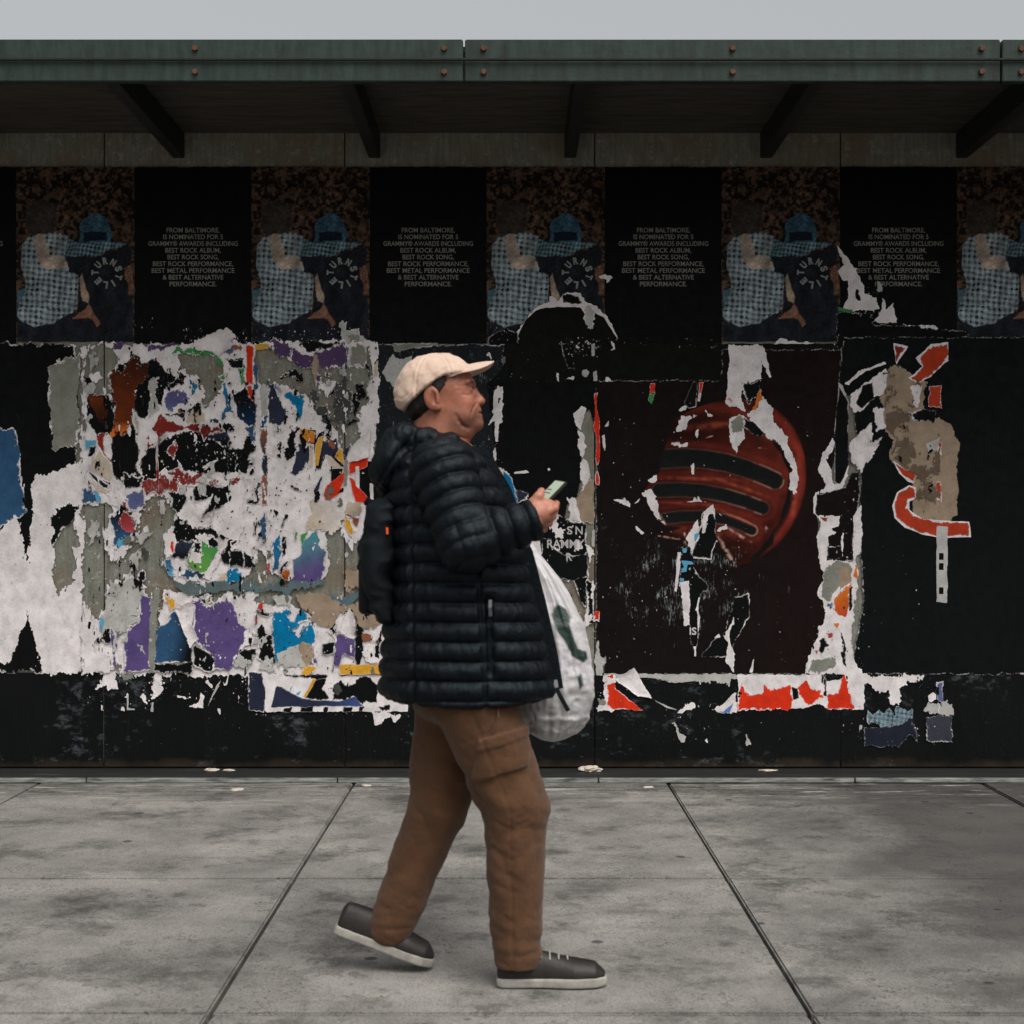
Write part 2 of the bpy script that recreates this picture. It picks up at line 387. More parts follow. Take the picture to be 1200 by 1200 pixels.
# ================================================================== setting: ground, pavement, hoarding, added canopy
def concrete():
    m, nt, b, N, L = nodes('pavement_concrete')
    a = ramp(nt, noise(nt, 1.6, 8, rough=0.7).outputs['Fac'], [(0.3, tuple(lin((92, 90, 87)))), (0.55, tuple(lin((134, 131, 126)))), (0.8, tuple(lin((164, 160, 152))))]).outputs[0]
    ag = ramp(nt, noise(nt, 190, 3).outputs['Fac'], [(0.33, 0.45), (0.5, 1.0), (0.75, 1.18)])
    c = mix(nt, 1.0, a, ag.outputs[0], 'MULTIPLY')
    st = ramp(nt, noise(nt, 2.6, 9, rough=0.78).outputs['Fac'], [(0.50, 0.0), (0.64, 0.8)])
    c = mix(nt, st.outputs[0], c, tuple(lin((52, 51, 49))))
    # the pavement is darker towards one end, with an uneven edge
    tc = N('ShaderNodeTexCoord'); sx = N('ShaderNodeSeparateXYZ'); L(tc.outputs['Object'], sx.inputs[0])
    en = noise(nt, 2.2, 5)
    ed = math_node(nt, 'ADD', sx.outputs[0], math_node(nt, 'MULTIPLY', en.outputs['Fac'], 1.4))
    dk = ramp(nt, math_node(nt, 'MULTIPLY', ed, 0.2), [(0.33, 0.0), (0.46, 0.8)])
    c = mix(nt, dk.outputs[0], c, tuple(lin((58, 57, 55))))
    vo = N('ShaderNodeTexVoronoi'); vo.inputs['Scale'].default_value = 3.3; L(tc.outputs['Object'], vo.inputs['Vector'])
    gum = ramp(nt, vo.outputs['Distance'], [(0.055, 0.8), (0.075, 0.0)])
    c = mix(nt, gum.outputs[0], c, tuple(lin((40, 40, 40))))
    wv = noise(nt, 1.3, 6, rough=0.7); cr = math_node(nt, 'ABSOLUTE', math_node(nt, 'SUBTRACT', wv.outputs['Fac'], 0.5), 0)
    ck = ramp(nt, cr, [(0.0, 0.75), (0.0035, 0.0)])
    c = mix(nt, ck.outputs[0], c, tuple(lin((34, 33, 32))))
    gt = ramp(nt, noise(nt, 420, 2).outputs['Fac'], [(0.66, 0.0), (0.72, 0.7)])
    c = mix(nt, gt.outputs[0], c, tuple(lin((40, 38, 36))))
    # black street dirt trodden along the foot of the wall, in smears
    sm = noise(nt, 3.0, 8, rough=0.75, stretch=(0.7, 4.5, 1))
    near = ramp(nt, math_node(nt, 'MULTIPLY', sx.outputs[1], 0.1), [(0.69, 0.0), (0.76, 1.0)])
    sr = ramp(nt, sm.outputs['Fac'], [(0.50, 0.0), (0.60, 0.85)])
    c = mix(nt, math_node(nt, 'MULTIPLY', sr.outputs[0], near.outputs[0]), c, tuple(lin((30, 30, 29))))
    pl_ = ramp(nt, noise(nt, 5.0, 7, rough=0.7, stretch=(0.6, 3.5, 1)).outputs['Fac'], [(0.56, 0.0), (0.64, 0.7)])  # pale streaks painted as wet highlights, only close to the wall
    c = mix(nt, math_node(nt, 'MULTIPLY', pl_.outputs[0], near.outputs[0]), c, tuple(lin((196, 192, 184))))
    L(c, b.inputs['Base Color']); b.inputs['Roughness'].default_value = 0.8; b.inputs['Specular IOR Level'].default_value = 0.3
    bump(nt, b, noise(nt, 150, 4).outputs['Fac'], 0.5, 0.004)
    return m
M_CONC = concrete()
M_ASPH = plain('street_asphalt', (58, 58, 58), 0.85, 0.4, 60, 0.6, 220)
g = obj('street', box(-120, 120, -120, 160, -0.4, -0.13), M_ASPH); g['kind'] = 'structure'
pv = obj('pavement', box(-12, 12, -1.5, 8.6, -0.129, -0.045), M_CONC); pv['kind'] = 'structure'
ys = [-1.5, 0.9, 2.45, 4.0, 5.55, 7.66]; xs = [-12 + 1.55 * i for i in range(16)]
rs = random.Random(3)
for j in range(5):
    for i in range(15):
        dz = rs.uniform(-0.002, 0.002)
        obj('paving_slab', box(xs[i] + 0.006 + 0.37, xs[i + 1] - 0.006 + 0.37, ys[j] + 0.006, ys[j + 1] - 0.006, -0.044, dz, 0.006), M_CONC, pv)
def sill_mat():
    m, nt, b, N, L = nodes('worn_black_sill')
    n = noise(nt, 4, 8, rough=0.75, stretch=(0.7, 9, 9))
    c = ramp(nt, n.outputs['Fac'], [(0.4, tuple(lin((22, 23, 23)))), (0.62, tuple(lin((48, 49, 48)))), (0.74, tuple(lin((150, 152, 150))))]).outputs[0]
    L(c, b.inputs['Base Color']); b.inputs['Roughness'].default_value = 0.6; bump(nt, b, n.outputs['Fac'], 0.6, 0.01)
    return m
M_SILL = sill_mat()
def kick_mat():
    m, nt, b, N, L = nodes('scuffed_black_paint')
    n = noise(nt, 3, 7, rough=0.7)
    c = ramp(nt, n.outputs['Fac'], [(0.3, tuple(lin((8, 10, 10)))), (0.7, tuple(lin((16, 18, 18))))]).outputs[0]
    s = noise(nt, 1, 6, rough=0.8, stretch=(14, 14, 22)); k = noise(nt, 2.6, 3)
    q = math_node(nt, 'ADD', math_node(nt, 'MULTIPLY', s.outputs['Fac'], 0.6), math_node(nt, 'MULTIPLY', k.outputs['Fac'], 0.6))
    r = ramp(nt, q, [(0.66, 0.0), (0.80, 0.5)])
    c = mix(nt, r.outputs[0], c, tuple(lin((118, 126, 132))))
    f = ramp(nt, noise(nt, 210, 2).outputs['Fac'], [(0.70, 0.0), (0.76, 0.6)])
    c = mix(nt, f.outputs[0], c, tuple(lin((120, 120, 118))))
    # splashed street dirt along the foot
    tc = N('ShaderNodeTexCoord'); sx = N('ShaderNodeSeparateXYZ'); L(tc.outputs['Object'], sx.inputs[0])
    d = math_node(nt, 'ADD', sx.outputs[2], math_node(nt, 'MULTIPLY', noise(nt, 5, 6).outputs['Fac'], 0.14))
    dr = ramp(nt, d, [(0.085, 0.55), (0.14, 0.0)])
    c = mix(nt, dr.outputs[0], c, tuple(lin((70, 58, 46))))
    L(c, b.inputs['Base Color']); b.inputs['Roughness'].default_value = 0.6; b.inputs['Specular IOR Level'].default_value = 0.1
    bump(nt, b, noise(nt, 12, 5, stretch=(4, 4, 0.7)).outputs['Fac'], 0.4, 0.01)
    return m
M_KICK = kick_mat()
hoard = thing('hoarding', 'tall plywood hoarding covered in torn and pasted posters behind the walking person', 'wall', loc=(0, WALL_Y, 0))
seams = [-1006, -724, -442, -160, 122, 404, 697, 985, 1267, 1549, 1831, 2113]
KTOP = float(wz(788))
for i in range(len(seams) - 1):
    a, b_ = float(wx(seams[i])) + 0.003, float(wx(seams[i + 1])) - 0.003
    dy = rs.uniform(-0.001, 0.001)
    put('plywood_panel', box(a, b_, WALL_Y + 0.001 + dy, WALL_Y + 0.019 + dy, 0.05, 3.3, 0.0015), M_WOOD, hoard)
    put('kick_board', box(a, b_, WALL_Y - 0.006 + dy, WALL_Y + 0.0004 + dy, 0.028, KTOP + rs.uniform(-0.004, 0.004), 0.0015), M_KICK, hoard)
put('bottom_rail', box(float(wx(seams[0])), float(wx(seams[-1])), WALL_Y + 0.022, WALL_Y + 0.09, 0.0, 0.12), M_FRAME, hoard)
put('backing_sheet', box(float(wx(seams[0])), float(wx(seams[-1])), WALL_Y + 0.092, WALL_Y + 0.1, 0.0, 3.295), M_FRAME, hoard)  # added behind the seams so no sky light shows through
put('top_rail', box(float(wx(seams[0])), float(wx(seams[-1])), WALL_Y + 0.022, WALL_Y + 0.09, 3.2, 3.29), M_FRAME, hoard)
sl = obj('timber_sill', box(float(wx(seams[0])), float(wx(seams[-1])), 7.675, 7.992, 0.0, 0.021, 0.004), M_SILL)
tag(sl, 'flat black worn timber sill lying along the foot of the poster wall', 'sill')
M_EDGE = plain('worn_steel_edge', (140, 142, 138), 0.5, 0.8, 9, 0.3, 60, stretch=(1, 8, 8))
for i in range(len(seams) - 1):
    a, b_ = float(wx(seams[i])) + 0.004, float(wx(seams[i + 1])) - 0.004
    e = obj('edge_trim', box(a, b_, 7.662, 7.674, 0.0, 0.0235, 0.002), M_EDGE, sl)
M_SOFF = wood_material('canopy_boards', (84, 80, 72), (52, 50, 46), (1.2, 9, 9), False)
M_FASC = plain('canopy_green_paint', (38, 52, 46), 0.6, 0.55, 5, 0.4, 30, stretch=(5, 5, 1.2))
cano = thing('shade_canopy', 'added timber canopy shading the top of the poster wall', 'canopy', loc=(0, WALL_Y, 3.17))
X0, X1 = float(wx(seams[0])), float(wx(seams[-1])); CD = 6.6  # added overhang; its depth is set to shade the upper wall
nb = 10
for k in range(nb):
    y0 = CD + 0.05 + (WALL_Y + 0.1 - CD - 0.05) * k / nb
    put('soffit_board', box(X0, X1, y0 + 0.003, y0 + (WALL_Y + 0.05 - CD) / nb - 0.003, 3.30, 3.325), M_SOFF, cano)
for k in range(14):
    x = X0 + 0.3 + k * (X1 - X0 - 0.6) / 13
    put('joist', box(x - 0.03, x + 0.03, CD + 0.052, WALL_Y + 0.1, 3.17, 3.298, 0.003), M_FRAME, cano)
M_RUST = plain('rusty_bolt', (92, 60, 44), .7, .4, 60)
def bolt(x, y, z):
    bm = bmesh.new(); bmesh.ops.create_cone(bm, cap_ends=True, segments=6, radius1=.014, radius2=.012, depth=.012, matrix=Matrix.Translation((x, y, z)) @ Matrix.Rotation(R(90), 4, 'X'))
    me = bpy.data.meshes.new('bolt'); bm.to_mesh(me); bm.free(); return me
nf = 6
for k in range(nf):
    a, b_ = X0 + (X1 - X0) * k / nf + .004, X0 + (X1 - X0) * (k + 1) / nf - .004
    dz = rs.uniform(-.006, .006)
    f_ = put('fascia_board', box(a, b_, CD + rs.uniform(0, .006), CD + .045, 3.16 + dz, 3.34 + dz, .004), M_FASC, cano)
    for x in (a + .08, (a + b_) / 2, b_ - .08):
        for z in (3.20, 3.30): put('bolt', bolt(x, CD - .003, z + dz), M_RUST, cano)
put('cable', (lambda: box(X0, X1, CD - .014, CD - .002, 3.245, 3.257, .004))(), M_FRAME, cano)
# ================================================================== upper row of posters
def blend(C, m, col):
    m = np.clip(m, 0, 1)[..., None]; return C * (1 - m) + np.asarray(col) * m
def soft(sd, w=0.7): return np.clip(0.5 - sd / w, 0, 1)
def photo_paint(X, Y):
    Xw, Yw = X + 1.3 * n2(X * .13, Y * .13, 101) + .6 * n2(X * .4, Y * .4, 102), Y + 1.3 * n2(X * .13, Y * .13, 103) + .6 * n2(X * .4, Y * .4, 104)
    q = lambda s: soft(sdpoly(Xw, Yw, pts('T2', s)))
    C = np.empty(X.shape + (3,)); 
    leaf = n2(X * 0.5, Y * 0.5, 3) * 0.5 + n2(X * 0.25, Y * 0.22, 4) * 0.6
    t = np.clip(leaf * 1.6 + 0.35, 0, 1)[..., None]
    C[:] = lin((30, 24, 20)) * (1 - t) + lin((116, 84, 60)) * t
    warp = 0.8 * n2(X * 0.09, Y * 0.09, 8)
    def plaid(base, dark, sx=6.4, slant=0.06):
        u = (X + slant * Y + warp * 1.6) / sx; v = (Y - 0.12 * X + warp * 2) / sx
        a = (np.mod(u, 1) < 0.45) * 1.0; b = (np.mod(v, 1) < 0.45) * 1.0
        thin = ((np.mod(u + 0.27, 1) < 0.12) | (np.mod(v + 0.27, 1) < 0.12)) * 1.0
        k = (a + b) / 2 * (0.85 + 0.25 * n2(X * 0.15, Y * 0.1, 12))
        col = base * (1 - k[..., None]) + dark * k[..., None]
        return col * (1 - 0.35 * thin[..., None]) + lin((190, 210, 215)) * 0.35 * thin[..., None]
    P1 = plaid(lin((170, 192, 200)), lin((30, 46, 60)))
    P2 = plaid(lin((96, 150, 168)), lin((26, 42, 56)), 4.6, 0.3)
    def over(C, m, col): return C * (1 - m[..., None]) + col * m[..., None]
    den = lin((34, 38, 48)) * (1 + 0.5 * n2(X * 0.9, Y * 0.9, 5) + 0.3 * n2(X * .1, Y * .1, 15))[..., None]
    C = over(C, q('60,300 100,290 110,350 70,390 60,390'), np.broadcast_to(lin((70, 120, 140)), C.shape))
    C = over(C, q('60,400 120,440 200,450 320,370 300,560 60,560'), den * 1.15)
    C = over(C, q('250,140 400,155 480,130 560,105 565,300 572,560 300,560 310,420 330,380 325,230 280,220'), den)
    C = over(C, q('330,250 345,225 375,330 370,360 345,350'), np.broadcast_to(lin((190, 160, 130)), C.shape))
    C = over(C, q('300,420 350,395 370,360 395,400 425,450 410,465 375,420 330,430'), np.broadcast_to(lin((165, 105, 72)), C.shape))
    C = over(C, q('530,200 560,190 572,320 550,320'), lin((150, 100, 70)) * (1 + 0.6 * n2(X * .6, Y * .6, 2))[..., None])
    C = over(C, q('270,70 330,92 480,90 540,100 430,140 400,155 260,150'), P2)
    C = over(C, q('330,92 332,30 350,-15 385,-38 420,-38 452,-15 472,30 476,60 470,90'), lin((44, 104, 130)) * (1 + 0.5 * n2(X * .7, Y * .7, 6))[..., None])
    C = over(C, q('350,45 450,45 455,85 350,88'), np.broadcast_to(lin((16, 40, 60)), C.shape))
    C = over(C, q('80,100 130,50 200,40 280,60 270,140 285,222 328,232 322,385 205,452 130,458 68,435 62,390 100,290 78,180'), P1)
    C = over(C, q('112,55 92,0 100,-50 130,-85 165,-95 205,-80 232,-40 235,10 215,45 170,58'), lin((70, 58, 50)) * (1 + 0.4 * n2(X * .3, Y * .3, 7))[..., None])
    C = over(C, q('132,55 178,55 202,148 258,150 282,203 185,212 150,170'), lin((205, 180, 158)) * (1 + 0.12 * n2(X * .3, Y * .3, 1))[..., None])
    g_ = C.mean(-1, keepdims=True); C = C * .72 + g_ * .28
    fold = np.abs(n2(X * .10 + Y * .03, Y * .035, 105)); C = C * (0.72 + 0.7 * fold)[..., None]
    return C * (0.84 + 0.30 * n2(X * .7, Y * .7, 77) + 0.14 * n2(X * .12, Y * .1, 78))[..., None]
PX0 = 295.0; PER = 275.4
photo_root = None
def ring_text(cx, cy, r):
    out = []; w = 'TURNSTILE'
    for i, ch in enumerate(w):
        a = R(-178) + i * R(39.5)
        out.append((ch, cx + r * math.sin(a + R(90)) * 1.0, cy - r * math.cos(a + R(90)), 7.4, 5.8 if ch != 'I' else 2.2, a + R(90)))
    return out
LINES = ['FROM BALTIMORE,', 'IS NOMINATED FOR 5', 'GRAMMY\u00ae AWARDS INCLUDING', 'BEST ROCK ALBUM,', 'BEST ROCK SONG,', 'BEST ROCK PERFORMANCE,', 'BEST METAL PERFORMANCE', '& BEST ALTERNATIVE', 'PERFORMANCE.']
wid = [62, 70, 105, 65, 60, 94, 97, 71, 55]
photo_things = {}
pshape = [(0, 196), (138, 196), (138, 400.5), (0, 400.5)]
for k in range(-1, 5):
    x0 = PX0 + PER * k
    lab = {-1: 'crowd photograph poster with plaid shirt and lettered denim back, edge of its lower corner frayed', 0: 'plaid shirt crowd photograph poster above the dark purple paper remains',
           1: 'plaid shirt crowd photograph poster whose lower half is torn away to black', 2: 'plaid shirt crowd photograph poster above the long white torn strip'}.get(k, 'crowd photograph poster with plaid shirt and lettered denim back, left whole')
    if k == 3: lab = 'crowd photograph poster beyond the torn award text poster, left whole'
    tlab = {-1: 'black award text poster before the first crowd photograph, left whole', 0: 'black award text poster with a white curl torn loose at its foot', 1: 'black award text poster directly above the beige cap',
            2: 'black award text poster above the red slotted dome print', 3: 'black award text poster with white torn tears across its lower lines', 4: 'black award text poster beyond the red numerals, left whole'}[k]
    if k < 4: ph = thing('photo_poster', lab, 'poster', 'crowd photograph posters in the upper row', loc=(float(wx(x0 + 69)), WALL_Y, float(wz(400))))
    if k < 4:
        s = Sheets(ph, 0.004 + 0.00003 * (k + 3))
        if photo_root is None:
            s.piece('black', [(x + PX0, y) for x, y in pshape], amp=0.5, rim=0.0, paint=photo_paint, res=0.8, name='printed_sheet', seed=5)
            photo_root = [c for c in COL.objects if c.parent == ph][0]
            photo_me = photo_root.data
            photo_root.location.x += PER * k / SW
        else:
            o = put('printed_sheet', photo_me, M_PAPER, ph); o.location.x += PER * k / SW
        s.n = 3
        s.text(ring_text(x0 + 106.3, 320, 14.2), bold=0.055, col=(150, 152, 150), name='jacket_lettering')
        photo_things[k] = s
    tx = x0 - 137.5 + 275.4 * 0
    tp = thing('text_poster', tlab, 'poster', 'black award text posters in the upper row', loc=(float(wx(tx + 69)), WALL_Y, float(wz(400))))
    s = Sheets(tp, 0.0035 + 0.00004 * (k + 3))
    s.piece('black', [(tx + 0.2, 196), (tx + 137.6, 196), (tx + 137.6, 403), (tx + 0.2, 403)], amp=0.6, rim=0, name='printed_sheet')
    s.text([(t, tx + 69, 272.6 + 7.88 * i, 5.4, wid[i], 0) for i, t in enumerate(LINES)], bold=0.010, col=(140, 138, 132))
    photo_things[('t', k)] = s
# ------------------------------------------------------------------ tears of the upper row
s = photo_things[1]; s.n = 20
q = lambda t: pts('T3', t)
s.piece('white', q('185,520 215,465 260,410 310,388 360,375 420,330 470,330 500,370 560,400 600,440 660,560 560,600 200,600'), amp=1.4, rim=0, name='torn_edge')
s.piece('ink', q('190,530 225,462 270,418 320,402 480,400 500,430 540,420 590,450 660,560 660,640 190,640'), amp=0.5, rim=0, name='bared_layer')
s.piece('black', q('130,500 190,520 190,640 40,640 50,540'), amp=1.2, rim=0.4, name='bared_layer')
s.piece('black', q('400,350 430,335 470,350 490,380 400,385'), amp=1.5, rim=0.2, name='bared_layer')
s.piece('lgrey', q('490,380 520,390 550,420 545,510 520,500 500,440'), amp=2.2, rim=0.5)
s.piece('white', q('600,290 632,255 590,250 560,262 600,268'), amp=1.2, rim=0)
s.piece('white', q('330,350 345,340 375,385 330,390'), amp=1.6, rim=0)
s.flakes([(575, 365, 600, 400, 40, .3, 1.2), (655, 395, 705, 420, 50, .3, 1.5), (690, 395, 850, 408, 30, .3, 1.2)], seed=3)
s = photo_things[0]; s.n = 20; q = lambda t: pts('T2', t)
s.piece('lgrey', q('440,450 460,430 480,470 520,480 570,540 560,640 470,640 480,560 450,500'), amp=2.4, rim=1.6)
s.piece('grey', q('480,500 520,495 555,550 560,640 490,640 495,560'), amp=2.4, rim=1)
s.piece('ink', q('60,530 130,530 140,510 260,540 330,545 440,520 460,560 60,545'), amp=1.5, rim=0.3)
s.flakes([(300, 385, 420, 400, 60, .3, 1.3)], seed=4)
s = photo_things[2]; s.n = 20; q = lambda t: pts('T4', t)
s.piece('white', q('138,598 360,596 390,560 430,580 600,592 604,628 540,630 340,628 325,703 315,703 300,640 285,720 280,790 255,840 145,840 130,800 150,703'), amp=1.2, rim=0, name='torn_strip')
s.flakes([(970, 390, 985, 415, 20, .3, 1.2)], seed=6)
s = photo_things[('t', 3)]; s.n = 20
s.piece('white', q('660,110 700,150 760,240 795,310 800,350 850,370 870,430 740,432 690,420 720,360 670,245 700,210'), amp=1.5, rim=0, holes=[q('672,300 710,290 722,360 700,410 668,410'), q('755,330 770,330 775,380 755,380')], name='torn_strip')
s.piece('white', q('830,488 870,455 885,372 905,440 935,390 955,490'), amp=1.4, rim=0, name='torn_strip')
s.piece('lgrey', q('865,285 885,300 880,345 860,335'), amp=1.5, rim=0)
s.piece('white', q('985,498 1060,508 1130,500 1160,515 1150,525 1050,522'), amp=1.4, rim=0)
s.piece('green', q('668,415 740,425 735,435 668,432'), amp=.8, rim=0)
s.piece('black', q('660,440 830,440 840,500 985,505 1300,530 1300,620 665,620'), amp=1.2, rim=.3, name='bared_layer')
s.flakes([(1005, 330, 1030, 372, 40, .3, 1.6)], seed=9)
s = photo_things[('t', 0)]; s.n = 20; q = lambda t: pts('T1', t)
s.piece('white', q('680,610 720,590 770,575 820,620 790,640 800,660 740,720 690,700 600,690 590,650'), amp=2, rim=0, lift=.02)
s.flakes([(155, 370, 180, 385, 8, .3, 1.2), (215, 385, 290, 400, 60, .3, 1.2), (240, 395, 290, 402, 40, .3, 1.5)], seed=12)

# ================================================================== thick mats of paper remains
def mat_thing(label, x, y, base):
    return Sheets(thing('torn_paper_mat', label, 'torn posters', loc=(float(wx(x)), WALL_Y, float(wz(y)))), base)
S1 = mat_thing('thick mat of torn paper with orange brown face print, red wedge and green eye print', 200, 790, 0.0078)
def add(S, frame, rows):
    for r in rows:
        col, poly = r[0], r[1]; kw = r[2] if len(r) > 2 else {}
        kw = dict(kw)
        if 'holes' in kw: kw['holes'] = [pts(frame, h) for h in kw['holes']]
        if 'c2' in kw:
            c, t = kw.pop('c2'); p_ = pts(frame, t); kw['col2'] = (c, (*p_[0], *p_[1]))
        S.piece(col, pts(frame, poly), **kw)
# big white underlayer with the wood showing through
holesA = [pts('A', h) for h in ('-5,330 -5,150 90,90 230,130 270,260 190,330 200,480 20,490 -40,400', '720,170 900,150 1060,200 1100,330 1050,470 950,590 900,350 830,340 740,280')]
holesC = [pts('C', h) for h in ('640,700 700,800 860,830 1100,830 1240,760 1240,930 1100,900 1000,990 900,940 820,880 700,890 600,870', '1330,700 1420,560 1460,690 1500,760 1440,870 1250,880 1240,790', '530,880 600,860 590,1010 580,1300 520,1500 525,1000','-60,200 60,220 200,200 190,330 160,480 190,640 250,640 360,520 420,500 400,400 420,300 480,200 560,150 640,170 720,290 690,380 620,480 620,620 680,760 640,860 540,880 520,960 430,830 350,740 190,820 170,1000 100,1100 60,1100 -60,900',)]
S1.piece('white', pts('Z', '96,405 140,402 190,408 240,400 300,402 305,560 300,700 285,790 96,790'), holes=holesA + holesC, amp=3.2, freq=.09, rim=0, name='white_underlayer')
add(S1, 'A', [
 ('lgrey', '30,150 80,170 110,230 60,290 40,220', {'rim': 0}), ('white', '40,320 110,300 140,340 90,390 30,380', {'rim': 0}), ('black', '-10,340 30,350 80,400 30,420 -10,420'), 
 ('lgrey', '-10,430 60,400 100,440 40,480 -10,475', {'rim': 0}), ('mauve', '240,70 310,70 300,125 240,120'), ('mauve', '480,140 500,100 700,75 680,110 580,140 500,160'),
 ('green', '670,160 720,120 940,120 1010,150 1090,240 1060,250 960,170 850,165', {'amp': 2.8}),
 ('lilac', '1080,70 1150,60 1160,170 1120,195 1070,150'), ('rust', '1150,90 1230,90 1230,150 1160,140'), ('black', '1090,200 1240,200 1240,290 1140,260'),
 ('black', '200,480 260,240 330,230 370,160 430,190 440,240 520,230 550,200 620,300 720,360 700,420 640,470 600,560 560,580 530,500 575,375 510,380 500,560 470,690 410,650 375,580 380,720 250,800 200,700', {'amp': 2.2, 'rim': .5}),
 ('black', '20,480 200,480 240,760 380,720 420,800 415,880 430,950 400,1060 470,1130 330,1180 280,1150 215,1130 210,800 95,790 20,690', {'amp': 1.8, 'rim': .5, 'scuff': .1}),
 ('black', '560,870 700,785 800,770 900,785 990,795 1110,780 1180,940 1240,960 1240,1100 1190,1120 1010,1090 880,1100 720,1070 600,1100 560,1140 440,1150 430,980 480,920', {'amp': 2, 'rim': .6, 'scuff': .1}),
 ('brown', '200,320 260,290 300,300 330,230 360,180 410,180 420,260 520,250 480,370 400,420 390,560 380,680 350,780 290,790 240,770 230,600 200,480', {'rim': .3, 'amp': 3.2, 'c2': ((60, 26, 12), '260,600 420,200')}),
 ('orange', '245,690 370,680 350,780 290,790 250,760', {'rim': 0, 'amp': 3, 'c2': ((110, 50, 18), '300,780 300,690')}),
 ('brown', '30,490 130,490 180,600 160,690 110,690 60,600', {'rim': 0, 'amp': 3, 'c2': ((50, 22, 12), '60,500 120,690')}),
 ('orange', '200,780 240,730 245,800 220,815', {'rim': 0}),
 ('lgrey', '510,380 575,370 560,450 540,490 560,560 600,590 580,640 540,650 490,680 490,560 515,500', {'rim': .8, 'lift': .014}),
 ('white', '600,560 640,420 660,400 690,470 640,560 620,600', {'rim': 0}), ('lgrey', '375,580 430,680 450,740 420,800 380,700', {'rim': 1, 'lift': .014}),
 ('white', '440,740 490,680 590,640 610,690 540,790 480,900 430,945 415,820', {'rim': 0, 'lift': .014}), ('black', '720,320 770,310 780,400 720,400', {'amp': 3}), ('black', '660,390 720,360 780,390 760,430 690,420', {'amp': 3}),
 ('purple', '630,520 650,470 720,440 790,450 815,500 800,570 700,600 655,615', {'c2': ('lilac', '700,450 700,600')}),
 ('teal', '830,370 880,390 865,470 840,490'), ('teal', '1060,390 1110,380 1130,500 1180,640 1120,630 1060,680 1090,560', {'c2': ('jean', '1080,400 1080,680')}), ('green', '1040,350 1110,290 1110,380 1060,380'),
 ('white', '690,600 720,560 790,570 790,640 720,660', {'rim': 0}), ('rust', '730,590 760,590 760,620 735,625', {'rim': 0, 'amp': 1.5}), ('black', '610,620 700,630 780,640 770,690 700,670 620,670', {'amp': 2.6}), ('navy', '790,600 850,610 850,640 800,640'),
 ('cream', '800,650 860,600 950,620 960,710 810,710', {'amp': 2.2}), ('navy', '970,650 1060,690 1040,720 970,700', {'amp': 1.4}), ('navy', '970,790 1110,770 1130,850 1100,900 1000,830', {'c2': ('black', '1060,780 1060,860')}),
 ('dred', '600,620 650,680 720,710 850,720 980,720 1110,765 1000,790 930,850 900,790 800,740 640,790 560,830 560,860 470,920 480,860 540,720', {'amp': 1.7, 'scuff': .3, 'c2': ((120, 34, 30), '600,620 900,760')}),
 ('white', '490,800 540,765 570,790 545,850 500,860', {'rim': 0, 'amp': 3}), ('lgrey', '570,850 600,800 660,800 600,860', {'rim': 0}), ('white', '820,770 870,810 915,890 850,840', {'rim': 0, 'amp': 2.6}),
 ('dred', '640,910 700,850 715,860 710,985 640,960', {'amp': 2, 'scuff': .4}), ('white', '890,1090 920,1050 1040,985 1000,1040 930,1080 900,1100', {'rim': 0, 'amp': 1}),
 ('dred', '555,860 572,880 575,1190 555,1190', {'amp': .7, 'rim': .5}), ('dred', '600,1090 700,1080 715,1010 760,1080 900,1110 890,1140 800,1160 790,1230 480,1240 440,1160 560,1150', {'amp': 3, 'scuff': .6, 'rim': 2.2}),
 ('white', '960,1110 1000,1080 1110,1140 1190,1110 1240,1150 1200,1230 1080,1200 970,1180', {'rim': 0, 'amp': 3.4}), ('dred', '1130,1150 1190,1120 1230,1160 1180,1190', {'amp': 2}), ('white', '600,1110 620,1070 650,1090 640,1110 700,1120 680,1160', {'rim': 0}), ('white', '790,1080 830,1075 880,1100 830,1130', {'rim': 0, 'amp': 2.6}),
 ('dred', '95,800 180,780 150,850 150,930 210,1000 195,1025 120,930 100,850', {'amp': 1}), ('white', '150,860 190,790 210,930 205,1000 160,940', {'rim': 0, 'amp': 1.2}), ('sky', '5,840 90,840 85,885 50,890 40,920 5,910', {'amp': 1}), ('black', '40,890 85,890 60,1000 20,1000', {'amp': 1}), ('white', '-10,990 60,950 40,1030 -10,1200', {'rim': 0}),
 ('cream', '110,880 150,950 215,1020 210,1160 110,1110 40,1070 90,950', {'amp': .8}), ('black', '35,1080 120,1140 220,1180 170,1200 90,1170', {'amp': .7}), ('lgrey', '10,650 60,640 75,670 20,690', {'rim': 0}),
])
S1.flakes([(105, 410, 300, 470, 45, .4, 1.8), (180, 450, 300, 570, 130, .4, 2.2), (225, 520, 300, 570, 60, .4, 2), (100, 500, 135, 570, 25, .4, 1.6), (150, 555, 300, 600, 100, .4, 2.4)], seed=21)
S1.flakes([(165, 555, 300, 620, 100, .4, 2.0), (210, 480, 300, 560, 30, .4, 1.4)], col='black', seed=22)
